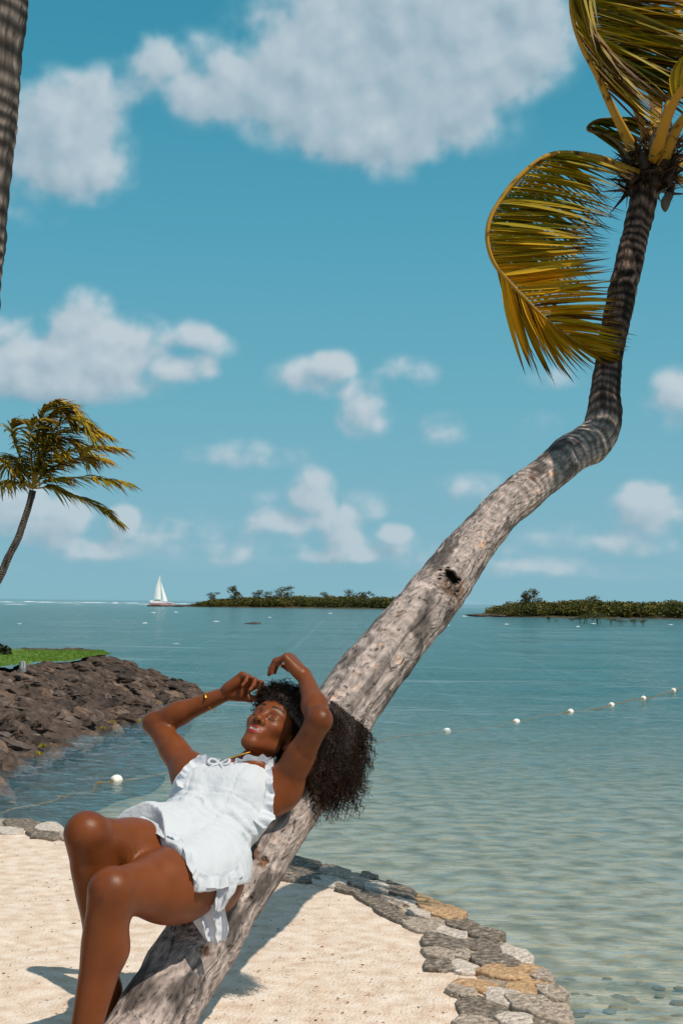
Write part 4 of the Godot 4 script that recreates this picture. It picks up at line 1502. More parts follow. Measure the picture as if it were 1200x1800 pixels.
func leaning_palm() -> void:
	var list := [[205, 1905, 3.60, 0.112], [265, 1800, 3.75, 0.103], [331, 1693, 3.925, 0.101], [397, 1585, 4.10, 0.101], [463, 1478, 4.275, 0.101], [529, 1371, 4.45, 0.102], [590, 1270, 4.61, 0.103], [650, 1185, 4.76, 0.103], [706, 1116, 4.92, 0.101], [761, 1050, 5.1, 0.098], [800, 995, 5.25, 0.092], [838, 946, 5.4, 0.085], [882, 898, 5.55, 0.081], [938, 850, 5.7, 0.080], [1000, 801, 5.84, 0.082], [1036, 780, 5.92, 0.082], [1055, 757, 5.96, 0.078], [1061, 726, 5.99, 0.069], [1064, 688, 6.02, 0.063], [1072, 620, 6.1, 0.060], [1086, 550, 6.15, 0.060], [1101, 480, 6.2, 0.061], [1118, 405, 6.25, 0.062], [1130, 350, 6.28, 0.064], [1139, 312, 6.3, 0.075], [1147, 280, 6.31, 0.06]]
	var pts := []
	var radii := []
	for a in list:
		pts.append(P(a[0], a[1], a[2]))
		radii.append(a[3])
	var base: Vector3 = pts[0]
	base.y = 0.0
	var palm := thing("leaning_palm", base, "grey leaning coconut palm that the woman lies on, bent up towards its crown", "palm tree")
	var path := curve(pts, 560)
	var length := 0.0
	for k in range(1, path.size()): length += path[k].distance_to(path[k - 1])
	var s := trunk_shape(path, radii, 110, 0.56, 201, Vector3(0.2, 0, -1))
	# a rotten hole and a torn patch in the wood
	for hole in [[803, 1030, 5.1, 0.075, 0.006, 0.45], [796, 1012, 5.1, 0.046, 0.05, 0.07], [806, 1046, 5.12, 0.026, 0.018, 0.22], [468, 1512, 4.1, 0.026, 0.02, 0.35], [445, 1497, 4.1, 0.03, 0.010, 0.4], [448, 1580, 4.05, 0.016, 0.02, 0.3], [895, 842, 5.5, 0.02, 0.012, 0.4], [672, 1100, 4.8, 0.02, 0.01, 0.4], [938, 835, 5.6, 0.025, 0.010, 0.5], [362, 1668, 3.85, 0.02, 0.012, 0.35], [700, 1075, 4.8, 0.02, 0.01, 0.4]]:
		var ray := P(hole[0], hole[1], 10.0) - cam_pos
		ray = ray.normalized()
		# where the sight line first meets the trunk
		var near := 99.0
		for k in s.v.size():
			var t := (s.v[k] - cam_pos).dot(ray)
			if t < near and (cam_pos + ray * t).distance_to(s.v[k]) < 0.02: near = t
		var at := cam_pos + ray * near
		for k in s.v.size():
			var far: float = s.v[k].distance_to(at) / hole[3]
			if far < 1.9:
				var p := s.v[k]
				var ragged: float = 1.0 + 0.45 * sin(p.x * 260.0 + p.y * 170.0) * sin(p.z * 230.0 + p.y * 90.0)
				var deep := clampf(1.0 - far * ragged, 0.0, 1.0)
				s.v[k] += ray * hole[4] * smoothstep(0.0, 0.7, deep)
				if deep > 0.0: s.c[k] = Color.WHITE.lerp(Color(hole[5], hole[5] * 0.7, hole[5] * 0.5), minf(1.0, deep * 3.0))
	# younger, browner wood above the bend, with the crown's shade painted into its colour
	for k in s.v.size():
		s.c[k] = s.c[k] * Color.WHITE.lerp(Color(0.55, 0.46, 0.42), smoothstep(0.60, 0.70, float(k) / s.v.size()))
	s.smooth_seam(111)
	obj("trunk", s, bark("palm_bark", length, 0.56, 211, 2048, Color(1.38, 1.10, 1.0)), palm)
	M.leaf = vmat("leaf", 0.55, 0.38)
	M.leaf.backlight_enabled = true
	M.leaf.backlight = Color(0.6, 0.54, 0.2)
	var g := RandomNumberGenerator.new()
	g.seed = 61
	# the frond that hangs in an arc to the left, its leaflets blown back towards the trunk
	var R := Vector3(1, 0, 0.0)
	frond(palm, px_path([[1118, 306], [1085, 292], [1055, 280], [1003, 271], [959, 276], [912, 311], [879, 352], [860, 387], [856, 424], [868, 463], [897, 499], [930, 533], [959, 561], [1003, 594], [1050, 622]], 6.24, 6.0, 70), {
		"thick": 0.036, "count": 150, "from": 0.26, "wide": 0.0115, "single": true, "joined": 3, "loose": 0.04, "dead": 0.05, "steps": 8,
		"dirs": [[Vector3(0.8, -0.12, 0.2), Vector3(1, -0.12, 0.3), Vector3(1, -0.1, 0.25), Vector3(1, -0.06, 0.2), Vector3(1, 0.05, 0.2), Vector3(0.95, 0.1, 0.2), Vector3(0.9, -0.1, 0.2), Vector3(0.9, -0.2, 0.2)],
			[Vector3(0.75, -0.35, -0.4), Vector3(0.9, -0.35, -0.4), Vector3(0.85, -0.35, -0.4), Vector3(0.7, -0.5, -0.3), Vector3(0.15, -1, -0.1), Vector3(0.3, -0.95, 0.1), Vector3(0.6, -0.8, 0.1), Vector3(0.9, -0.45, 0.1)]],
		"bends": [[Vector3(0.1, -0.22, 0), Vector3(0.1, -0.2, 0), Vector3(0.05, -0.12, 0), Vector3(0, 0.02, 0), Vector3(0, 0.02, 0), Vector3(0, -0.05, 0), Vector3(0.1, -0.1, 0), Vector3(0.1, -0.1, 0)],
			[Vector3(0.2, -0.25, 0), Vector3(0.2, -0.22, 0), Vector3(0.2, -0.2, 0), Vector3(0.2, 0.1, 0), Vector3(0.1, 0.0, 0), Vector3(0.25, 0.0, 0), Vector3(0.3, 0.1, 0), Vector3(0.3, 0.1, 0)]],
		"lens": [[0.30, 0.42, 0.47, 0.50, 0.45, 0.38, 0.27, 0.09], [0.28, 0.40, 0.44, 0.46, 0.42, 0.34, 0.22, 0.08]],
		"yellow": [0.4, 0.3, 0.32, 0.55, 0.95, 1.0, 0.85, 0.75], "face": Vector3(0.35, 0.62, 0.72)}, g)  # yellow share paints the frond's sunlit lower and shaded upper half into the leaflets
	# the one that rises left and curls over the top, leaflets streaming down and right
	frond(palm, px_path([[1112, 262], [1090, 220], [1068, 175], [1048, 130], [1024, 85], [1008, 40], [1002, -5], [1010, -50], [1035, -90]], 6.26, 6.05, 60), {
		"thick": 0.036, "count": 46, "from": 0.32, "wide": 0.0125, "single": true, "loose": 0.07, "dead": 0.3, "steps": 8,
		"dirs": [[Vector3(0.7, -0.7, 0.2), Vector3(0.5, -0.85, 0.3), Vector3(0.35, -0.9, 0.3), Vector3(0.2, -1, 0.2), Vector3(-0.2, -1, 0.2)], [Vector3(0.8, -0.4, -0.3), Vector3(0.9, -0.3, -0.3), Vector3(1, -0.15, -0.2), Vector3(1, -0.1, -0.2), Vector3(1, 0, -0.2)]],
		"bends": [[Vector3(0.25, -0.1, 0), Vector3(0.3, -0.1, 0), Vector3(0.35, -0.05, 0), Vector3(0.3, -0.1, 0), Vector3(0.1, -0.2, 0)], [Vector3(0.2, -0.2, 0), Vector3(0.1, -0.12, 0), Vector3(0.1, -0.08, 0), Vector3(0.1, -0.05, 0), Vector3(0.1, -0.05, 0)]],
		"lens": [[0.32, 0.44, 0.5, 0.48, 0.3], [0.3, 0.46, 0.56, 0.56, 0.5]], "yellow": [0.3, 0.35, 0.4, 0.45, 0.4], "face": Vector3(0.45, 0.6, 0.72)}, g)
	# the one behind it with level leaflets
	frond(palm, px_path([[1140, 262], [1120, 200], [1090, 140], [1060, 90], [1040, 40], [1040, -20], [1060, -70]], 6.36, 6.5, 50), {
		"thick": 0.034, "count": 60, "from": 0.34, "wide": 0.019, "loose": 0.045, "dead": 0.04, "steps": 8,
		"dirs": [[Vector3(1, -0.18, 0.1), Vector3(1, -0.1, 0.1), Vector3(1, -0.03, 0.1), Vector3(1, 0.03, 0.1), Vector3(1, 0.1, 0.1)], [Vector3(1, -0.3, -0.2), Vector3(1, -0.2, -0.2), Vector3(1, -0.12, -0.2), Vector3(1, -0.05, -0.2), Vector3(1, 0.0, -0.2)]],
		"bends": [[Vector3(0, -0.1, 0), Vector3(0, -0.06, 0)], [Vector3(0, -0.1, 0), Vector3(0, -0.06, 0)]],
		"lens": [[0.4, 0.62, 0.7, 0.66, 0.5], [0.4, 0.6, 0.68, 0.64, 0.5]], "yellow": [0.12, 0.2, 0.4, 0.55, 0.6], "face": Vector3(0.3, 0.75, 0.65)}, g)
	# a young folded one close to the heart
	frond(palm, px_path([[1112, 286], [1092, 258], [1065, 238], [1032, 228], [1048, 212], [1085, 207]], 6.3, 6.4, 26), {
		"thick": 0.026, "count": 24, "from": 0.4, "wide": 0.012, "loose": 0.06, "dead": 0.02,
		"dirs": [[Vector3(0.6, -0.5, 0.1), Vector3(0.9, -0.35, 0.1)], [Vector3(1, 0.1, -0.2), Vector3(1, 0.0, -0.2)]], "bends": [[Vector3(0.2, -0.2, 0), Vector3(0.2, -0.2, 0)], [Vector3(0, -0.15, 0), Vector3(0, -0.2, 0)]],
		"lens": [[0.2, 0.22], [0.2, 0.24]], "yellow": [0.1, 0.15], "stalk": [Color(0.20, 0.11, 0.03), Color(0.22, 0.13, 0.04)], "face": Vector3(0, 0.8, 0.5)}, g)
	# upright and outward ones, most of each above or beside the picture
	var heart := P(1148, 275, 6.31)
	for a in [[[1148, 268], [1152, 200], [1160, 130], [1190, 20], [1250, -50], [1340, -60], [0.33, 6.25, 7.0]], [[1160, 262], [1176, 170], [1196, 110], [1240, 20], [1320, -40], [1420, -30], [0.3, 6.3, 6.9]], [[1156, 310], [1176, 255], [1204, 205], [1270, 140], [1370, 130], [1480, 200], [0.36, 6.24, 5.9]], [[1165, 318], [1190, 290], [1230, 262], [1310, 260], [1390, 320], [1440, 420], [0.34, 6.3, 6.6]], [[1158, 312], [1185, 312], [1215, 330], [1260, 380], [1290, 460], [1300, 540], [0.3, 6.35, 6.9]], [[1150, 270], [1150, 190], [1130, 90], [1110, 0], [1100, -90], [1110, -160], [0.3, 6.4, 7.6]], [[1150, 290], [1170, 250], [1215, 190], [1280, 150], [1360, 170], [1440, 240], [0.3, 6.45, 7.9]], [[1150, 280], [1165, 225], [1195, 160], [1240, 130], [1300, 150], [1350, 230], [0.3, 6.2, 5.1]]]:
		var o: Array = a[6]
		frond(palm, px_path(a.slice(0, 6), o[1], o[2], 40), {"thick": 0.042 if o[0] > 0.32 else 0.036, "count": 44, "from": 0.34, "wide": 0.016, "length": 0.6, "blow": 0.55, "droop": 0.3, "loose": 0.07, "yellow": [0.25, 0.45, 0.6]}, g)
	# fibre and old sheaths round the heart
	var fib := Shape.new()
	for k in 620:
		var a := g.randf() * TAU
		var v := g.randf()
		var p := P(lerpf(1134, 1152, v), lerpf(338, 250, v), 6.3) + Vector3(cos(a), 0, sin(a)) * lerpf(0.075, 0.10, g.randf())
		var d := Vector3(cos(a) * 0.5 + g.randfn() * 0.35, g.randfn() * 0.6 + 0.1, sin(a) * 0.5 + g.randfn() * 0.35).normalized()
		var w := d.cross(Vector3(g.randfn(), g.randfn(), g.randfn())).normalized() * g.randf_range(0.002, 0.012)
		var tone := g.randf_range(0.4, 1.5)
		fib.face(p - w, p + w, p + d * g.randf_range(0.05, 0.15), Color(0.065, 0.038, 0.022) * tone)
	obj("fibre", fib, M.leaf, palm).set_meta("kind", "stuff")
	for a in [[1118, 318, 1092, 282, 0.045], [1146, 330, 1150, 282, 0.06], [1172, 322, 1184, 282, 0.05], [1134, 300, 1128, 262, 0.06], [1160, 300, 1166, 258, 0.05], [1180, 330, 1178, 352, 0.025], [1165, 335, 1168, 318, 0.03]]:
		var sh := Shape.new()
		var p0 := P(a[0], a[1], 6.22)
		var p1 := P(a[2], a[3], 6.22)
		tube(sh, PackedVector3Array([p0, p0.lerp(p1, 0.4), p1]), func(t): return a[4] * (1.0 - 0.7 * t), 9, Color(0.075, 0.045, 0.028), 0.5)
		var q := noise(int(a[0]), 16.0, 3)
		for k in sh.v.size(): sh.v[k] += Vector3(1, 1, 1) * 0.016 * q.get_noise_3dv(sh.v[k])
		sh.smooth()
		obj("leaf_sheath", sh, M.leaf, palm)
	for a in [[1147, 276, 1158, 222], [1176, 340, 1168, 372]]:
		var sp := Shape.new()
		tube(sp, curve([P(a[0], a[1], 6.16), P((a[0] + a[2]) / 2.0 - 3, (a[1] + a[3]) / 2.0, 6.14), P(a[2], a[3], 6.17)], 14), func(t): return 0.004 + 0.018 * sin(PI * clampf(t * 0.9 + 0.1, 0.0, 1.0)), 9, Color(0.13, 0.10, 0.075))
		obj("flower_sheath", sp, M.leaf, palm)


func near_trunk() -> void:
	var pts := []
	for a in [[-150, 1990, 3.55], [-120, 1400, 3.6], [-98, 1000, 3.65], [-70, 545, 3.7], [-52, 330, 3.74], [-30, 100, 3.78], [-14, -200, 3.82], [-8, -1000, 3.86], [-4, -2300, 3.9]]:
		pts.append(P(a[0], a[1], a[2]))
	var base: Vector3 = pts[0]
	base.y = 0.0
	var palm := thing("upright_palm", base, "dark ringed palm trunk rising straight up, its crown out of sight", "palm tree")
	var path := curve(pts, 300)
	var s := trunk_shape(path, [0.125, 0.112, 0.108, 0.104, 0.104, 0.105, 0.104, 0.095, 0.09], 72, -1.0, 301, Vector3(-1, 0, 0))
	s.smooth_seam(73)
	var length := 0.0
	for k in range(1, path.size()): length += path[k].distance_to(path[k - 1])
	obj("trunk", s, bark("palm_bark_young", length, -1.0, 311, 1024, Color(0.52, 0.41, 0.35)), palm)
	var g := RandomNumberGenerator.new()
	g.seed = 71
	var heart: Vector3 = pts[-1]
	for k in 13:
		var a := TAU * k / 13.0 + g.randf() * 0.3
		var out := Vector3(cos(a), 0, sin(a))
		var rise := g.randf_range(0.25, 0.8)
		var f := [heart + out * 0.05]
		for j in range(1, 6):
			var u := j / 5.0
			f.append(heart + out * u * 1.7 + Vector3.UP * (rise * 1.8 * u - 1.5 * u * u) + wind * 0.4 * u * u)
		frond(palm, curve(f, 30), {"thick": 0.036, "count": 36, "from": 0.25, "wide": 0.016, "length": 0.6, "blow": 0.4, "droop": 0.4, "loose": 0.08, "yellow": [0.3, 0.5]}, g)


func lawn_palm() -> void:
	var d := 38.0
	var list := [[-48, 1132, 0.17], [-36, 1090, 0.135], [-22, 1050, 0.12], [0, 1014, 0.11], [16, 978, 0.10], [32, 946, 0.095], [46, 906, 0.088], [54, 880, 0.085], [58, 862, 0.1]]
	var pts := []
	var radii := []
	for a in list:
		pts.append(P(a[0], a[1], d))
		radii.append(a[2])
	var base: Vector3 = pts[0]
	var palm := thing("windblown_palm", base, "windblown coconut palm on the lawn, its yellow-green fronds swept to one side", "palm tree")
	var path := curve(pts, 90)
	var s := trunk_shape(path, radii, 20, -1.0, 321, Vector3(0, 0, -1))
	s.smooth_seam(21)
	obj("trunk", s, M.palm_bark_young, palm)
	var g := RandomNumberGenerator.new()
	g.seed = 81
	var heart := Vector2(58, 858)
	# each: way points in the picture, how far it comes forward, share of yellow
	for a in [
		[[[70, 858], [88, 856], [105, 864], [150, 880], [178, 895], [205, 916]], -0.6, 0.35],
		[[[70, 852], [85, 845], [100, 842], [150, 840], [190, 843], [222, 851]], 0.3, 0.35],
		[[[66, 848], [82, 830], [105, 816], [140, 806], [160, 805], [178, 809]], -1.2, 0.95],
		[[[66, 845], [88, 812], [110, 798], [145, 788], [180, 785], [215, 791]], 0.5, 0.8],
		[[[60, 845], [56, 800], [62, 768], [76, 768], [95, 785], [112, 808]], -1.6, 0.9],
		[[[60, 842], [62, 800], [70, 760], [78, 728], [88, 714], [100, 706]], 0.4, 0.55],
		[[[62, 842], [72, 790], [87, 745], [105, 722], [125, 716], [150, 742]], 0.2, 0.6],
		[[[63, 842], [82, 795], [100, 766], [130, 756], [158, 756], [186, 765]], 0.2, 0.55],
		[[[64, 842], [76, 800], [96, 775], [120, 772], [140, 785], [155, 812]], -1.0, 0.5],
		[[[64, 842], [78, 790], [105, 745], [130, 735], [150, 745], [166, 770]], 0.8, 0.4],
		[[[62, 842], [70, 780], [84, 735], [100, 720], [112, 722], [122, 740]], -0.4, 0.5],
		[[[52, 846], [40, 822], [30, 808], [22, 806], [20, 816], [26, 835]], -0.6, 0.7],
		[[[50, 842], [34, 800], [24, 772], [22, 754], [28, 744], [40, 742]], 0.2, 0.5],
		[[[50, 852], [36, 850], [20, 848], [4, 850], [-14, 856], [-34, 870]], -0.3, 0.35],
		[[[48, 850], [30, 836], [14, 820], [0, 808], [-16, 802], [-34, 806]], 0.3, 0.5],
		[[[58, 842], [54, 800], [52, 775], [58, 752], [66, 740], [80, 738]], 0.9, 0.35]]:
		var f := []
		for k in 6:
			f.append(P(a[0][k][0], a[0][k][1], d - a[1] * k / 5.0 * 0.8))
		f.push_front(P(heart.x, heart.y, d))
		frond(palm, curve(f, 26), {"thick": 0.05, "count": 56, "from": 0.2, "wide": 0.031, "length": 0.62, "blow": 0.18, "droop": 0.42, "spread": 1.0, "loose": 0.12, "dead": 0.08, "steps": 5, "yellow": [0.05 + a[2] * 0.45, a[2] * 0.85], "face": Vector3(0, 0.9, 0.4)}, g)


# ---------------------------------------------------------------- the woman on the trunk
const SKIN := Color(0.180, 0.049, 0.0150)
var J := {}

func joints() -> void:
	J.hip_l = P(371, 1541, 3.90)
	J.hip_r = P(293, 1516, 4.00)
	J.sh_l = P(494, 1390, 4.20)
	J.sh_r = P(338, 1364, 4.33)
	J.el_l = P(561, 1266, 4.10)
	J.wr_l = P(537, 1192, 4.29)
	J.el_r = P(273, 1272, 4.49)
	J.wr_r = P(394, 1221, 4.44)
	J.kn_l = P(197, 1566, 3.53)
	J.an_l = P(143, 1850, 3.58)
	J.kn_r = P(153, 1466, 3.66)
	J.an_r = P(188, 1738, 3.80)
	J.o = (J.hip_l + J.hip_r) / 2.0
	J.s = (J.sh_l + J.sh_r) / 2.0
	var t: Vector3 = (J.s - J.o).normalized()
	var l: Vector3 = J.sh_l - J.sh_r
	l = (l - t * l.dot(t)).normalized()
	J.b = Basis(l, t, l.cross(t))        # her left, up the spine, forward
	# the head: from the middle of the eyes as the photograph shows it
	var hl := Vector3(0.85, -0.20, 0.49).normalized()
	var hu := Vector3(0.42, 0.70, -0.58)
	hu = (hu - hl * hu.dot(hl)).normalized()
	var hb := Basis(hl, hu, hl.cross(hu))
	J.head = Transform3D(hb * Basis.from_scale(Vector3.ONE * 0.91), P(467, 1256, 4.27) - hb * Vector3(0, 0.008, 0.082) * 0.91)

func torso(f: Field, grow: float) -> void:
	var b: Basis = J.b
	var o: Vector3 = J.o
	var up := b.y
	var len: float = J.o.distance_to(J.s)
	var side := b.x
	var fwd := b.z
	f.egg(o + up * 0.01 - fwd * 0.005, b, Vector3(0.138, 0.105, 0.098) + Vector3.ONE * grow, 0.05)
	for q in [-1.0, 1.0]:
		f.ball(o + side * q * 0.06 - fwd * 0.045 - up * 0.02, 0.076 + grow, 0.05)
	f.egg(o + up * len * 0.36, b, Vector3(0.104, 0.12, 0.085) + Vector3.ONE * grow, 0.06)
	f.egg(o + up * len * 0.70, b, Vector3(0.134, 0.14, 0.096) + Vector3.ONE * grow, 0.06)
	f.bone(J.sh_l - side * 0.045 - up * 0.01, J.sh_r + side * 0.045 - up * 0.01, 0.05 + grow, 0.05 + grow, 0.05)
	for q in [-1.0, 1.0]:
		f.egg(o + up * len * 0.74 + side * q * 0.064 + fwd * 0.060, b, Vector3(0.066, 0.066, 0.050) + Vector3.ONE * grow, 0.05)

func thighs(f: Field, grow: float, share: float) -> void:
	for k in ["l", "r"]:
		var hip: Vector3 = J["hip_" + k]
		var kn: Vector3 = J["kn_" + k]
		var thin := 1.0 if k == "l" else 0.95
		var under := Vector3(0, -0.008, 0)
		f.bone(hip, hip.lerp(kn, 0.35) + under, 0.088 * thin + grow, 0.091 * thin + grow, 0.04)
		f.bone(hip.lerp(kn, 0.35) + under, hip.lerp(kn, 0.5) + under, 0.091 * thin + grow, 0.084 * thin + grow, 0.04)
		if share > 0.5: f.bone(hip.lerp(kn, 0.5) + under, hip.lerp(kn, share), 0.084 * thin + grow, lerpf(0.084, 0.053, (share - 0.5) * 2.0) * thin + grow, 0.04)

func body_shape(out: Shape) -> void:
	var f := Field.new(Vector3(-0.90, -0.08, -4.62), Vector3(0.03, 1.12, -3.36), 0.0095)
	torso(f, 0.0)
	thighs(f, 0.0, 1.0)
	var b: Basis = J.b
	# knees, calves, ankles, feet
	for k in ["l", "r"]:
		var kn: Vector3 = J["kn_" + k]
		var an: Vector3 = J["an_" + k]
		var hip: Vector3 = J["hip_" + k]
		var shin: Vector3 = (an - kn).normalized()
		var thigh: Vector3 = (kn - hip).normalized()
		var out_knee: Vector3 = (thigh - shin).normalized()      # the way the knee cap points
		var back: Vector3 = -(out_knee - shin * out_knee.dot(shin)).normalized()
		f.ball(kn + out_knee * 0.004, 0.049, 0.02)
		f.egg(kn + out_knee * 0.026 + shin * 0.004, Basis(shin, out_knee, shin.cross(out_knee)).orthonormalized(), Vector3(0.03, 0.022, 0.027), 0.014)
		f.ball(kn + out_knee * 0.018 + shin * 0.055, 0.026, 0.018)
		f.bone(kn, kn + shin * 0.10, 0.046, 0.046, 0.03)
		f.bone(kn + shin * 0.05 + back * 0.004, kn.lerp(an, 0.36) + back * 0.020, 0.044, 0.053, 0.03)
		f.bone(kn.lerp(an, 0.36) + back * 0.018, an, 0.053, 0.031, 0.03)
		f.bone(kn.lerp(an, 0.2) - back * 0.016, an - back * 0.006, 0.034, 0.027, 0.02)
		f.ball(an, 0.035, 0.02)
		var toe := Vector3(-0.45, -0.35, 0.82).normalized() if k == "l" else Vector3(0.10, -0.9, 0.42).normalized()
		var side: Vector3 = toe.cross(shin).normalized()
		var sole: Vector3 = toe.cross(side)
		if sole.dot(shin) < 0.0: sole = -sole
		f.ball(an - toe * 0.03 + sole * 0.035, 0.03, 0.02)
		f.bone(an + sole * 0.02, an + toe * 0.11 + sole * 0.045, 0.034, 0.026, 0.02)
		for q in 5:
			var p: Vector3 = an + toe * (0.115 - 0.006 * q) + sole * 0.048 + side * (q - 2.0) * 0.016
			f.bone(p, p + toe * (0.045 - 0.004 * q), 0.011 if q == 0 else 0.009, 0.009 if q == 0 else 0.007, 0.01)
	# shoulders and arms
	for k in ["l", "r"]:
		var sh: Vector3 = J["sh_" + k]
		var el: Vector3 = J["el_" + k]
		var wr: Vector3 = J["wr_" + k]
		f.ball(sh, 0.052, 0.05)
		f.bone(sh, sh.lerp(el, 0.5), 0.047, 0.041, 0.04)
		f.bone(sh.lerp(el, 0.4), el, 0.042, 0.034, 0.02)
		# fold of the raised arm down to the ribs
		f.bone(sh.lerp(el, 0.12), J.o + b.y * 0.24 + b.x * (0.088 if k == "l" else -0.088) - b.z * 0.03, 0.034, 0.030, 0.05)
		var tip: Vector3 = (el - sh).normalized() + (el - wr).normalized()
		f.ball(el + tip.normalized() * 0.014, 0.024, 0.02)
		f.bone(el, el.lerp(wr, 0.35), 0.034, 0.036, 0.02)
		f.bone(el.lerp(wr, 0.3), wr, 0.036, 0.0235, 0.02)
	# neck and collar bones
	f.bone(J.s + b.y * 0.01, J.head * Vector3(0, -0.09, -0.03), 0.052, 0.047, 0.05)
	for q in [-1.0, 1.0]:
		f.bone(J.s + b.z * 0.045 + b.x * q * 0.02, (J.sh_l if q > 0 else J.sh_r) + b.z * 0.02, 0.016, 0.014, 0.03)
	var mottle := noise(401, 18.0, 3)
	var worn := [J.kn_l, J.kn_r, J.el_l, J.el_r]
	f.into(out, Transform3D.IDENTITY, func(p):
		var tone := 1.0 + 0.16 * mottle.get_noise_3dv(p) + 0.10 * mottle.get_noise_3dv(p * 0.25)
		# darker, drier skin over knees and elbows
		for q in worn:
			var near: float = p.distance_to(q)
			if near < 0.085: tone -= 0.30 * smoothstep(0.085, 0.04, near) * (0.6 + mottle.get_noise_3dv(p * 1.4))
		return SKIN * tone)

func face_colour(p: Vector3) -> Color:
	var x := absf(p.x)
	var base := SKIN * 1.08
	if p.z > 0.05:
		# lips, teeth between them
		if p.y < -0.04 and p.y > -0.085 and x < 0.0275:
			var u := x / 0.0265
			var top := -0.0475 - 0.0095 * u * u - 0.0018 * exp(-pow(x / 0.004, 2.0))
			var gap_top := -0.0578 + 0.0006 * u * u
			var gap_low := -0.0640 + 0.0075 * u * u
			var low := -0.0805 + 0.0225 * u * u
			if p.y < gap_top and p.y > gap_low and x < 0.0165: return Color(0.58, 0.55, 0.50)
			if p.y < top and p.y > low: return Color(0.26, 0.030, 0.024)
		# brows
		var arch := 0.0345 + 0.006 * sin(PI * clampf((x - 0.012) / 0.045, 0.0, 1.0)) - 0.05 * maxf(x - 0.045, 0.0)
		if x > 0.013 and x < 0.054 and absf(p.y - arch) < lerpf(0.0056, 0.0028, (x - 0.013) / 0.041):
			return Color(0.012, 0.008, 0.006)
		# the closed lid's lash line
		var e := (x - 0.0315) / 0.0165
		if absf(e) < 1.15 and absf(p.y - (-0.0035 - 0.0045 * (1.0 - e * e))) < 0.0021:
			return Color(0.008, 0.006, 0.005)
		if absf(e) < 1.0 and p.y > -0.004 and p.y < 0.017:
			return SKIN * 0.82
		# nostrils
		if absf(x - 0.0085) < 0.0042 and absf(p.y + 0.0375) < 0.0035 and p.z < 0.108:
			return Color(0.02, 0.009, 0.006)
	return base

func head_shape(out: Shape) -> void:
	var f := Field.new(Vector3(-0.10, -0.19, -0.125), Vector3(0.10, 0.14, 0.135), 0.0031)
	var I := Basis.IDENTITY
	f.egg(Vector3(0, 0.032, -0.012), I, Vector3(0.073, 0.084, 0.094), 0.02)
	f.egg(Vector3(0, -0.022, 0.030), I, Vector3(0.0555, 0.080, 0.0585), 0.03)
	f.egg(Vector3(0, 0.045, 0.042), I, Vector3(0.055, 0.046, 0.043), 0.03)
	f.ball(Vector3(0, -0.1005, 0.066), 0.0165, 0.03)
	f.bone(Vector3(0, -0.07, -0.02), Vector3(0, -0.20, -0.05), 0.044, 0.049, 0.03)
	for q in [-1.0, 1.0]:
		f.bone(Vector3(q * 0.050, -0.055, 0.004), Vector3(q * 0.014, -0.1, 0.060), 0.015, 0.014, 0.03)
		f.egg(Vector3(q * 0.040, -0.021, 0.057), Basis(Vector3.BACK, q * 0.5), Vector3(0.024, 0.015, 0.019), 0.028)
		f.bone(Vector3(q * 0.012, 0.030, 0.079), Vector3(q * 0.045, 0.029, 0.062), 0.0075, 0.008, 0.022)
		f.egg(Vector3(q * 0.0325, 0.006, 0.098), I, Vector3(0.018, 0.014, 0.0165), 0.012, true)
		f.egg(Vector3(q * 0.0318, 0.004, 0.0715), I, Vector3(0.0168, 0.0125, 0.0118), 0.007)
		f.ball(Vector3(q * 0.0150, -0.031, 0.0905), 0.0098, 0.008)
		# ear: rim, lobe and hollow
		f.egg(Vector3(q * 0.0765, -0.010, -0.012), Basis(Vector3.UP, q * 0.4), Vector3(0.0085, 0.030, 0.0185), 0.010)
		f.egg(Vector3(q * 0.085, -0.005, -0.008), Basis(Vector3.UP, q * 0.4), Vector3(0.007, 0.018, 0.0095), 0.004, true)
		f.ball(Vector3(q * 0.076, -0.036, -0.008), 0.0075, 0.008)
	f.bone(Vector3(0, 0.022, 0.083), Vector3(0, -0.022, 0.0995), 0.0072, 0.0095, 0.016)
	f.ball(Vector3(0, -0.0285, 0.1035), 0.0112, 0.010)
	for q in [-1.0, 1.0]:
		f.egg(Vector3(q * 0.0085, -0.0405, 0.0985), I, Vector3(0.0048, 0.004, 0.005), 0.003, true)
	# the mouth: full lips a little apart over the teeth
	f.egg(Vector3(0, -0.063, 0.074), I, Vector3(0.028, 0.022, 0.0145), 0.02)
	for k in 9:
		var x := lerpf(-0.024, 0.024, k / 8.0)
		var u := absf(x) / 0.0265
		f.ball(Vector3(x, -0.0535 - 0.0045 * u * u, 0.0880 - 0.015 * u * u), lerpf(0.0062, 0.0034, u), 0.006)
		f.ball(Vector3(x, -0.0720 + 0.0125 * u * u, 0.0865 - 0.014 * u * u), lerpf(0.0078, 0.0034, u), 0.006)
	f.egg(Vector3(0, -0.0615, 0.0960), I, Vector3(0.0190, 0.0036, 0.0105), 0.003, true)
	f.into(out, J.head, face_colour)

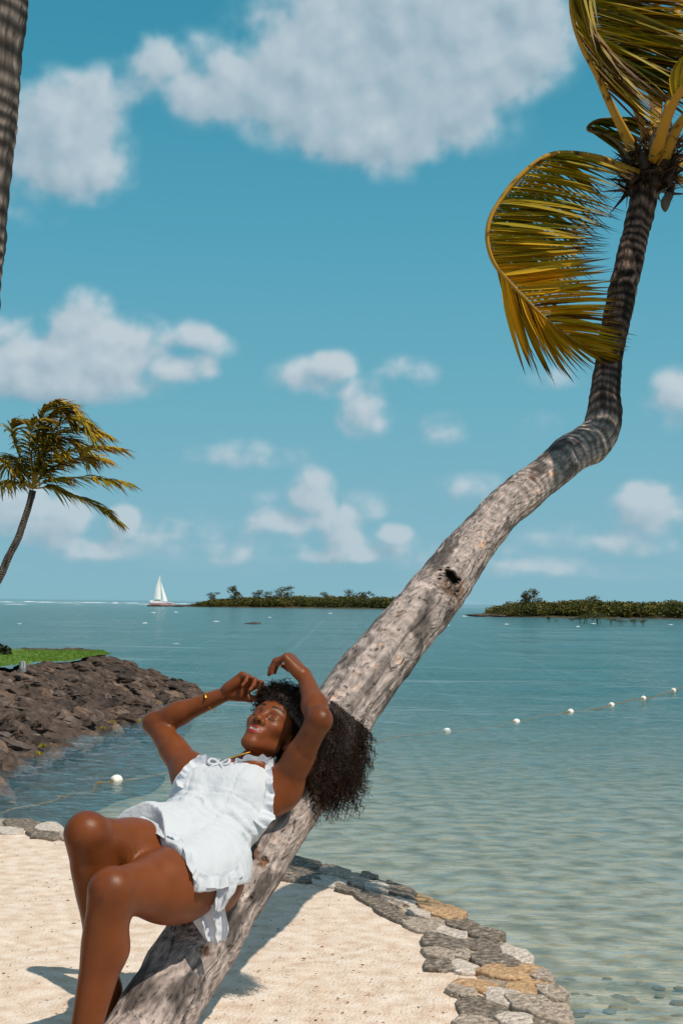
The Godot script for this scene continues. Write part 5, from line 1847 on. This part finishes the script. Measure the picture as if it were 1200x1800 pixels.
# thumb towards +x for a right hand with its palm towards +z and fingers along +y; curl: degrees at the three joints of each finger
func hand_shape(out: Shape, put: Transform3D, elbow: Vector3, right: bool, curl: Array, thumb: Array) -> void:
	var f := Field.new(Vector3(-0.085, -0.06, -0.07), Vector3(0.085, 0.18, 0.115), 0.003)
	var m := 1.0 if right else -1.0
	var back: Vector3 = (put.affine_inverse() * elbow).normalized()
	f.bone(back * 0.032, Vector3(0, 0.006, 0), 0.0242, 0.0218, 0.012)
	var fingers := [[0.029, 0.086, 0.041, 0.025, 0.020, 0.0079], [0.0097, 0.090, 0.046, 0.029, 0.021, 0.0081], [-0.0097, 0.086, 0.042, 0.027, 0.020, 0.0077], [-0.028, 0.077, 0.033, 0.020, 0.018, 0.0068]]
	for k in 4:
		var a: Array = fingers[k]
		var knuckle := Vector3(a[0] * m, a[1], 0.0)
		f.bone(Vector3(a[0] * m * 0.55, 0.015, 0.0), knuckle, 0.0155, 0.0115, 0.014)
		var p := knuckle
		var angle := 0.0
		for j in 3:
			angle += deg_to_rad(curl[k][j])
			var spread: float = a[0] * m * 1.6 * (1.0 if j == 0 else 0.4)
			var d := Vector3(spread, cos(angle), sin(angle)).normalized()
			var e: Vector3 = p + d * a[2 + j]
			f.bone(p, e, a[5] * (1.0 - 0.09 * j), a[5] * (0.94 - 0.11 * j), 0.004 if j else 0.008)
			p = e
	f.egg(Vector3(0.020 * m, 0.036, 0.012), Basis(Vector3.BACK, -0.35 * m), Vector3(0.016, 0.03, 0.015), 0.014)
	f.egg(Vector3(-0.020 * m, 0.034, 0.008), Basis.IDENTITY, Vector3(0.013, 0.03, 0.012), 0.014)
	var p := Vector3(0.025 * m, 0.028, 0.012)
	for j in 3:
		var d := (thumb[j] as Vector3)
		d = Vector3(d.x * m, d.y, d.z).normalized()
		var e: Vector3 = p + d * [0.036, 0.030, 0.024][j]
		f.bone(p, e, [0.0135, 0.0105, 0.0098][j], [0.0105, 0.0098, 0.0075][j], 0.008)
		p = e
	f.into(out, put, func(q): return SKIN * (1.1 if q.z > 0.008 else 1.0))

func hand_frame(at: Vector3, fingers: Vector3, palm: Vector3) -> Transform3D:
	var y := fingers.normalized()
	var z := (palm - y * palm.dot(y)).normalized()
	return Transform3D(Basis(y.cross(z), y, z), at)

func dress_cut(p: Vector3) -> float:
	var q: Vector3 = (J.b as Basis).transposed() * (p - J.o)
	var len: float = J.o.distance_to(J.s)
	# neckline: scooped at the front middle, over the shoulders behind
	var neck: float = len * 1.0 - 0.012 + 0.16 * clampf(absf(q.x) - 0.05, -0.05, 0.06) - (0.02 if q.z > 0.0 else 0.0)
	var cut := q.y - neck
	# arm holes
	for k in ["sh_l", "sh_r"]:
		var s: Vector3 = J[k] + (J.b as Basis).x * (0.012 if k == "sh_l" else -0.012)
		cut = maxf(cut, 0.072 - p.distance_to(s))
	# hem: further down the far thigh
	var dl: Vector3 = (J.kn_l - J.hip_l).normalized()
	var dr: Vector3 = (J.kn_r - J.hip_r).normalized()
	var mix := clampf((q.x + 0.09) / 0.18, 0.0, 1.0)
	var reach := lerpf((p - J.hip_r).dot(dr) - 0.15, (p - J.hip_l).dot(dl) - 0.215, smoothstep(0.0, 1.0, mix))
	var hang: float = (p - P(380, 1548, 3.85)).dot(Vector3(-0.15, -1.0, 0.0).normalized()) - 0.06 * (1.0 - smoothstep(0.2, 0.6, mix))
	return maxf(maxf(cut, reach), hang if mix > 0.2 else -1.0)

func dress_shape(out: Shape) -> void:
	var f := Field.new(Vector3(-0.72, 0.30, -4.50), Vector3(-0.08, 0.90, -3.62), 0.0064)
	var b: Basis = J.b
	var o: Vector3 = J.o
	var len: float = J.o.distance_to(J.s)
	torso(f, 0.011)
	thighs(f, 0.014, 0.62)
	f.bone(J.hip_l.lerp(J.kn_l, 0.1) + b.z * 0.02, J.hip_r.lerp(J.kn_r, 0.25) + b.z * 0.02, 0.085, 0.088, 0.06)
	f.egg(o + b.y * 0.045 + b.z * 0.01, b, Vector3(0.148, 0.10, 0.112), 0.06)
	f.bone(o + b.y * len * 0.45 - b.x * 0.05, J.hip_r.lerp(J.kn_r, 0.3) + b.z * 0.03, 0.085, 0.10, 0.06)
	f.bone(o + b.y * len * 0.85 + b.x * 0.09, o + b.y * len * 0.5 + b.x * 0.075, 0.056, 0.058, 0.04)
	f.bone(o + b.y * len * 0.85 - b.x * 0.09, o + b.y * len * 0.5 - b.x * 0.075, 0.056, 0.058, 0.04)
	var crumple := noise(421, 7.0, 3)
	f.push(func(p):
		var q: Vector3 = b.transposed() * (p - o)
		# folds pulled across the waist and from the bust, finer crumples of the muslin
		var waist := exp(-pow((q.y - len * 0.34) / 0.09, 2.0))
		var fold := sin(q.y * 120.0 + q.x * 45.0 + 9.0 * crumple.get_noise_3dv(p * 0.7)) * 0.0034 * waist
		var seam := -0.0035 * exp(-pow((q.y - len * 0.53 - 0.25 * q.x * q.x) / 0.004, 2.0)) - 0.0025 * exp(-pow((absf(q.x) - 0.062 - 0.1 * maxf(q.y - len * 0.5, 0.0)) / 0.004, 2.0)) * float(q.y > 0.0)
		return -(fold + seam + 0.004 * crumple.get_noise_3dv(p * 1.6) * (1.0 + waist)))
	f.keep(dress_cut)
	f.into(out, Transform3D.IDENTITY, func(_p): return Color.WHITE)
	J.dress_field = f

# a point on the dress where the photograph shows it, a little in front of the cloth
func D(px: float, py: float, off := 0.004) -> Vector3:
	var f: Field = J.dress_field
	var d := 3.6
	var best := 3.86
	var least := 9.0
	while d < 4.45:
		var v := f.value(P(px, py, d))
		if v < least:
			least = v
			best = d
		if v < 0.0: break
		d += 0.004
	return P(px, py, best - off)

# a gathered strip of cloth: from an edge outwards along the given ways, waved more and more towards its free side
func ruffle(out: Shape, edge: Array, ways: Array, wide: Array, waves: float, amp: float, seed_: int) -> void:
	var n := 22 * (edge.size() - 1) + 1
	var path := curve(edge, n)
	var g := noise(seed_, 0.06, 2)
	var rows := 7
	var first := out.v.size()
	var run := 0.0
	for k in n:
		var t := float(k) / (n - 1)
		if k: run += path[k].distance_to(path[k - 1])
		var ahead := (path[mini(k + 1, n - 1)] - path[maxi(k - 1, 0)]).normalized()
		var way: Vector3 = (along(ways, t) as Vector3).normalized()
		var lift := way.cross(ahead).normalized()
		var w: float = along(wide, t) * (1.0 + 0.06 * g.get_noise_1d(k * 0.9))
		for j in rows + 1:
			var v := float(j) / rows
			var ph := run * waves * TAU + 2.2 * g.get_noise_1d(k * 0.6 + 40.0)
			var p := path[k] + way * w * v + (lift * sin(ph) + ahead * 0.2 * cos(ph)) * amp * pow(v, 0.8)
			out.point(p, Vector3.UP)
	for k in n - 1:
		for j in rows:
			var a := first + k * (rows + 1) + j
			out.quad(a, a + rows + 1, a + rows + 2, a + 1)

# a hanging panel of cloth between two side edges given in the picture, at the distances of its upper and lower end, with soft folds
func drape(out: Shape, left: Array, right: Array, d0: float, d1: float, folds: float, amp: float, sag: float, seed_: int) -> void:
	var g := noise(seed_, 1.1, 2)
	var n := 40
	var first := out.v.size()
	for i in n + 1:
		var v := float(i) / n
		var d := lerpf(d0, d1, v)
		var a := []
		var b := []
		for q in left: a.append(Vector3(q[0], q[1], 0))
		for q in right: b.append(Vector3(q[0], q[1], 0))
		var pa := curve(a, n + 1)[i]
		var pb := curve(b, n + 1)[i]
		for j in n + 1:
			var u := float(j) / n
			var q := pa.lerp(pb, u)
			var ph := u * folds * TAU + 1.6 * g.get_noise_2d(u * 2.0, v * 1.5) + seed_
			q.y += v * v * (sag * sin(PI * u) + 3.5 * cos(ph))
			out.point(P(q.x + 2.0 * v * cos(ph), q.y, d - amp * sin(ph) * (0.25 + 0.75 * v)), Vector3.UP)
	for i in n:
		for j in n:
			var k := first + i * (n + 1) + j
			out.quad(k, k + n + 1, k + n + 2, k + 1)

func hair_parts(person: Node3D) -> void:
	var head: Transform3D = J.head
	# the mass: puffed over the brow, falling behind the raised arm and down past the trunk
	var eggs := [[head * Vector3(0, 0.098, 0.030), 0.062, 0.050], [head * Vector3(0.04, 0.090, 0.018), 0.058, 0.055], [head * Vector3(-0.036, 0.094, 0.018), 0.056, 0.05], [head * Vector3(0.0, 0.09, -0.05), 0.095, 0.08], [head * Vector3(0.066, 0.045, -0.035), 0.064, 0.07],
		[P(543, 1268, 4.36), 0.075, 0.08], [P(556, 1308, 4.36), 0.085, 0.09], [P(576, 1330, 4.38), 0.085, 0.1], [P(556, 1362, 4.36), 0.072, 0.09], [P(590, 1362, 4.38), 0.060, 0.08], [P(600, 1312, 4.42), 0.056, 0.08], [P(580, 1268, 4.43), 0.06, 0.08], [P(608, 1288, 4.45), 0.055, 0.08]]
	var f := Field.new(P(440, 1440, 4.36) - Vector3(0.02, 0.02, 0.25), P(665, 1180, 4.42) + Vector3(0.02, 0.02, 0.25), 0.011)
	for e in eggs: f.ball(e[0], e[1] * 0.90, 0.04)
	var inv := head.affine_inverse()
	# the hair keeps clear of the face and the ear
	f.keep(func(p):
		var q: Vector3 = inv * p
		var face := 0.030 + 0.012 * sin(q.x * 40.0)
		if q.z > -0.005 and q.z < 0.2 and absf(q.x) < 0.09:
			return minf(0.0605 - 0.25 * absf(q.x) - q.y + face * 0.0, 0.05)
		return -0.05)
	var s := Shape.new()
	f.into(s, Transform3D.IDENTITY, func(_p): return Color(0.022, 0.011, 0.007))
	var hm := vmat("hair", 0.48, 0.5)
	var hair := obj("hair", s, hm, person)
	var g := RandomNumberGenerator.new()
	g.seed = 501
	var c := Shape.new()
	var down := Vector3(0.22, -1.0, 0.05).normalized()
	for k in 7000:
		var which := g.randi() % 6 if g.randf() < 0.55 else g.randi_range(4, eggs.size() - 1)
		var e: Array = eggs[which]
		var d := Vector3(g.randfn(), g.randfn(), g.randfn()).normalized()
		var p: Vector3 = e[0] + d * e[1] * g.randf_range(0.82, 0.98)
		var q: Vector3 = inv * p
		if q.z > -0.02 and absf(q.x) < 0.082 and q.y < 0.062 - 0.35 * maxf(absf(q.x) - 0.03, 0.0): continue
		if which >= 5 and p.y > e[0].y + 0.03 and g.randf() < 0.35: continue
		var flow: Vector3
		var length: float
		if which < 4:
			flow = (d * 0.5 + head.basis.y * 0.3 + head.basis.z * g.randf_range(-0.4, 0.5) + head.basis.x * g.randfn() * 0.5).normalized()
			length = g.randf_range(0.02, 0.042)
		else:
			flow = (d * 0.55 + down * 0.8 + Vector3(0.2, 0, 0)).normalized()
			length = g.randf_range(0.035, 0.075)
		curl(c, p - flow * 0.01, flow, down * (0.0 if which < 4 else 0.5), length, g.randf_range(0.0035, 0.0068), g.randf_range(0.0014, 0.0024), g)
	obj("curls", c, hm, hair).set_meta("kind", "stuff")

func curl(s: Shape, at: Vector3, way: Vector3, sag: Vector3, length: float, wide: float, thick: float, g: RandomNumberGenerator) -> void:
	var turns := length / 0.014
	var n := int(turns * 4.4) + 3
	var side := way.cross(Vector3(g.randfn(), g.randfn(), g.randfn())).normalized()
	var other := way.cross(side)
	var start := g.randf() * TAU
	var tone := g.randf_range(0.6, 2.2)
	var cc := Color(0.13, 0.061, 0.036) * tone
	var first := s.v.size()
	for k in n:
		var t := float(k) / (n - 1)
		var a := start + t * turns * TAU
		var spin := side * cos(a) + other * sin(a)
		var p := at + (way * t + sag * t * t) * length + spin * wide * (0.5 + 0.6 * t)
		var r := thick * (1.0 - 0.6 * t)
		var up := way
		s.point(p + spin * r, spin, cc)
		s.point(p + (up * 0.87 - spin * 0.5) * r, (up * 0.87 - spin * 0.5), cc)
		s.point(p + (-up * 0.87 - spin * 0.5) * r, (-up * 0.87 - spin * 0.5), cc)
	for k in n - 1:
		for j in 3:
			var a := first + k * 3 + j
			var b := first + k * 3 + (j + 1) % 3
			s.quad(a, b, b + 3, a + 3)

func make_person() -> void:
	joints()
	var at: Vector3 = J.an_l
	at.y = 0.0
	var person := thing("person", at, "person with long curly dark hair in a short white dress reclining on the leaning trunk", "person")
	var skin := vmat("skin", 0.39, 0.35)
	skin.uv1_triplanar = true
	skin.uv1_world_triplanar = true
	skin.uv1_scale = Vector3(14.0, 14.0, 14.0)
	skin.heightmap_enabled = true
	skin.heightmap_scale = 0.045
	skin.heightmap_texture = grain_texture(441, 0.045, 512, 4)
	var s := Shape.new()
	body_shape(s)
	head_shape(s)
	# her right hand: palm this way, fingers closing down; her left: back of the hand up, fingers hanging over the hair
	hand_shape(s, hand_frame(J.wr_r + Vector3(0.006, 0.002, 0), Vector3(0.80, 0.50, 0.12), Vector3(0.30, -0.38, 0.86)), J.el_r, true, [[42, 50, 25], [50, 55, 28], [56, 55, 28], [60, 52, 28]], [Vector3(0.55, 0.75, 0.3), Vector3(0.2, 0.85, 0.45), Vector3(-0.1, 0.85, 0.5)])
	hand_shape(s, hand_frame(J.wr_l + Vector3(-0.002, 0.004, 0), Vector3(-0.60, 0.66, -0.42), Vector3(-0.55, -0.75, -0.15)), J.el_l, false, [[52, 45, 22], [58, 42, 20], [62, 42, 20], [66, 40, 20]], [Vector3(0.5, 0.8, 0.35), Vector3(0.25, 0.85, 0.4), Vector3(0.05, 0.9, 0.4)])
	obj("body", s, skin, person)
	s = Shape.new()
	dress_shape(s)
	var cloth := mat("muslin", lin(0.64, 0.655, 0.70), 0.95, 0.2)
	cloth.backlight_enabled = true
	cloth.backlight = Color(0.45, 0.45, 0.5)
	cloth.uv1_triplanar = true
	cloth.uv1_world_triplanar = true
	cloth.uv1_scale = Vector3(5.0, 5.0, 5.0)
	cloth.heightmap_enabled = true
	cloth.heightmap_scale = 0.2
	cloth.heightmap_texture = grain_texture(431, 0.022, 512, 5)
	var dress := obj("dress", s, cloth, person)
	# hem, cascade and arm-hole frills
	var b: Basis = J.b
	var fr := Shape.new()
	ruffle(fr, [D(250, 1434), D(278, 1448), D(302, 1462), D(318, 1472)], [Vector3(-0.6, -0.25, 0.3), Vector3(-0.55, -0.35, 0.4), Vector3(-0.4, -0.5, 0.4), Vector3(-0.3, -0.6, 0.4)], [0.032, 0.03, 0.028, 0.022], 9.0, 0.005, 1)
	obj("hem_frill", two_sided(fr), cloth, dress)
	fr = Shape.new()
	ruffle(fr, [D(300, 1464, 0.008), D(320, 1476, 0.009), D(334, 1494, 0.010), D(341, 1514, 0.010), D(350, 1532, 0.010), D(370, 1540, 0.010), D(394, 1538, 0.010), D(414, 1526, 0.008), D(424, 1508, 0.006)], [Vector3(-0.5, -0.6, 0.5), Vector3(-0.6, -0.35, 0.6), Vector3(-0.6, -0.3, 0.6), Vector3(-0.6, -0.5, 0.6), Vector3(-0.3, -0.9, 0.5), Vector3(0.0, -1, 0.45), Vector3(0.1, -1, 0.35), Vector3(0.2, -1, 0.2), Vector3(0.2, -1, 0.1)], [0.012, 0.016, 0.018, 0.02, 0.026, 0.03, 0.032, 0.034, 0.036], 13.0, 0.008, 2)
	obj("hem_frill", two_sided(fr), cloth, dress)
	fr = Shape.new()
	drape(fr, [[357, 1540], [366, 1566], [371, 1594]], [[420, 1534], [414, 1566], [393, 1598]], 3.765, 3.745, 2.3, 0.011, 7.0, 3)
	obj("hem_cascade", two_sided(fr), cloth, dress)
	fr = Shape.new()
	drape(fr, [[340, 1598], [334, 1607], [342, 1624], [354, 1642]], [[392, 1580], [397, 1606], [403, 1632], [401, 1644]], 3.775, 3.765, 2.6, 0.012, 17.0, 4)
	obj("hem_cascade", two_sided(fr), cloth, dress)
	fr = Shape.new()
	ruffle(fr, [D(466, 1336), D(466, 1352), D(467, 1372), D(467, 1394), D(462, 1414), D(454, 1430), D(446, 1442)], [Vector3(0.8, 0.4, 0.3), Vector3(0.9, 0.1, 0.3), Vector3(0.9, 0.0, 0.3), Vector3(0.9, -0.1, 0.2), Vector3(0.9, -0.2, 0.1), Vector3(0.8, -0.3, 0.0), Vector3(0.7, -0.4, -0.1)], [0.024, 0.022, 0.022, 0.024, 0.03, 0.05, 0.035], 18.0, 0.010, 5)
	obj("arm_frill", two_sided(fr), cloth, dress)
	fr = Shape.new()
	ruffle(fr, [D(364, 1340), D(346, 1348), D(332, 1360), D(324, 1374), D(322, 1386)], [Vector3(-0.2, 1, 0.1), Vector3(-0.6, 0.7, 0.1), Vector3(-0.9, 0.4, 0.1), Vector3(-1, 0.1, 0.1)], [0.024, 0.024, 0.022, 0.018], 18.0, 0.009, 6)
	obj("arm_frill", two_sided(fr), cloth, dress)
	fr = Shape.new()
	ruffle(fr, [D(345, 1342), D(362, 1339), D(384, 1342)], [Vector3(0, 1, 0.2), Vector3(0.1, 1, 0.2), Vector3(0.2, 1, 0.2)], [0.022, 0.02, 0.012], 18.0, 0.008, 7)
	obj("neck_frill", two_sided(fr), cloth, dress)
	fr = Shape.new()
	ruffle(fr, [D(412, 1342), D(430, 1338), D(450, 1337), D(470, 1340)], [Vector3(-0.1, 0.7, 0.7), Vector3(0, 0.7, 0.7), Vector3(0.2, 0.7, 0.6), Vector3(0.6, 0.8, 0.4)], [0.012, 0.02, 0.024, 0.022], 30.0, 0.006, 8)
	obj("neck_frill", two_sided(fr), cloth, dress)
	# the tied bow: two loops, a knot, two tails
	fr = Shape.new()
	var knot := D(386, 1343, 0.01)
	for q in [-1.0, 1.0]:
		var loop := []
		for k in 9:
			var a := PI * k / 8.0
			loop.append(knot + b.x * q * 0.032 * sin(a) + b.y * (0.012 * sin(a * 2.0)) + b.z * 0.010 * sin(a))
		tube(fr, curve(loop, 24), func(_t): return 0.0042, 7, Color.WHITE)
		tube(fr, curve([knot, knot + b.x * q * 0.012 - b.y * 0.015 + b.z * 0.006, knot + b.x * q * 0.025 - b.y * 0.03 + b.z * 0.002], 12), func(_t): return 0.0038, 7, Color.WHITE)
	tube(fr, PackedVector3Array([knot - b.x * 0.007, knot, knot + b.x * 0.007]), func(_t): return 0.007, 8, Color.WHITE)
	obj("bow", fr, cloth, dress)
	hair_parts(person)
	# an open gold bangle on the right wrist, a fine necklace
	var gold := mat("gold", Color(0.9, 0.66, 0.25), 0.28, 0.5)
	gold.metallic = 1.0
	var mid: Vector3 = J.wr_r.lerp(J.el_r, 0.20)
	var axis: Vector3 = (J.wr_r - J.el_r).normalized()
	var u := axis.cross(Vector3(0.1, 0.2, 1.0)).normalized()
	var w := axis.cross(u)
	var arc := PackedVector3Array()
	var front := atan2(w.dot(Vector3(0, 0, 1)), u.dot(Vector3(0, 0, 1)))
	for k in 40:
		var a := front + 0.42 + (TAU - 0.84) * k / 39.0
		arc.append(mid + (u * cos(a) + w * sin(a)) * 0.0335)
	s = Shape.new()
	tube(s, arc, func(t): return 0.0016 + 0.0022 * (exp(-pow(t / 0.03, 2.0)) + exp(-pow((1.0 - t) / 0.03, 2.0))), 8, Color.WHITE)
	obj("bangle", s, gold, person)
	s = Shape.new()
	tube(s, curve([P(392, 1338, 4.19), P(400, 1334, 4.195), P(410, 1331, 4.20), P(422, 1327, 4.205), P(440, 1322, 4.215)], 30), func(t): return 0.0014 + 0.0016 * absf(sin(t * 40.0)), 6, Color.WHITE)
	obj("necklace", s, gold, person)

func two_sided(s: Shape) -> Shape:
	s.smooth()
	return s


func _ready() -> void:
	var t0 := Time.get_ticks_msec()
	light_and_camera()
	print("sky ", Time.get_ticks_msec() - t0)
	make_sea()
	print("sea ", Time.get_ticks_msec() - t0)
	make_beach()
	print("beach ", Time.get_ticks_msec() - t0)
	make_bank()
	make_islands()
	print("isles ", Time.get_ticks_msec() - t0)
	leaning_palm()
	print("palm ", Time.get_ticks_msec() - t0)
	make_person()
	print("person ", Time.get_ticks_msec() - t0)
	near_trunk()
	lawn_palm()
	make_boat()
	make_buoys()
	print("rest ", Time.get_ticks_msec() - t0)
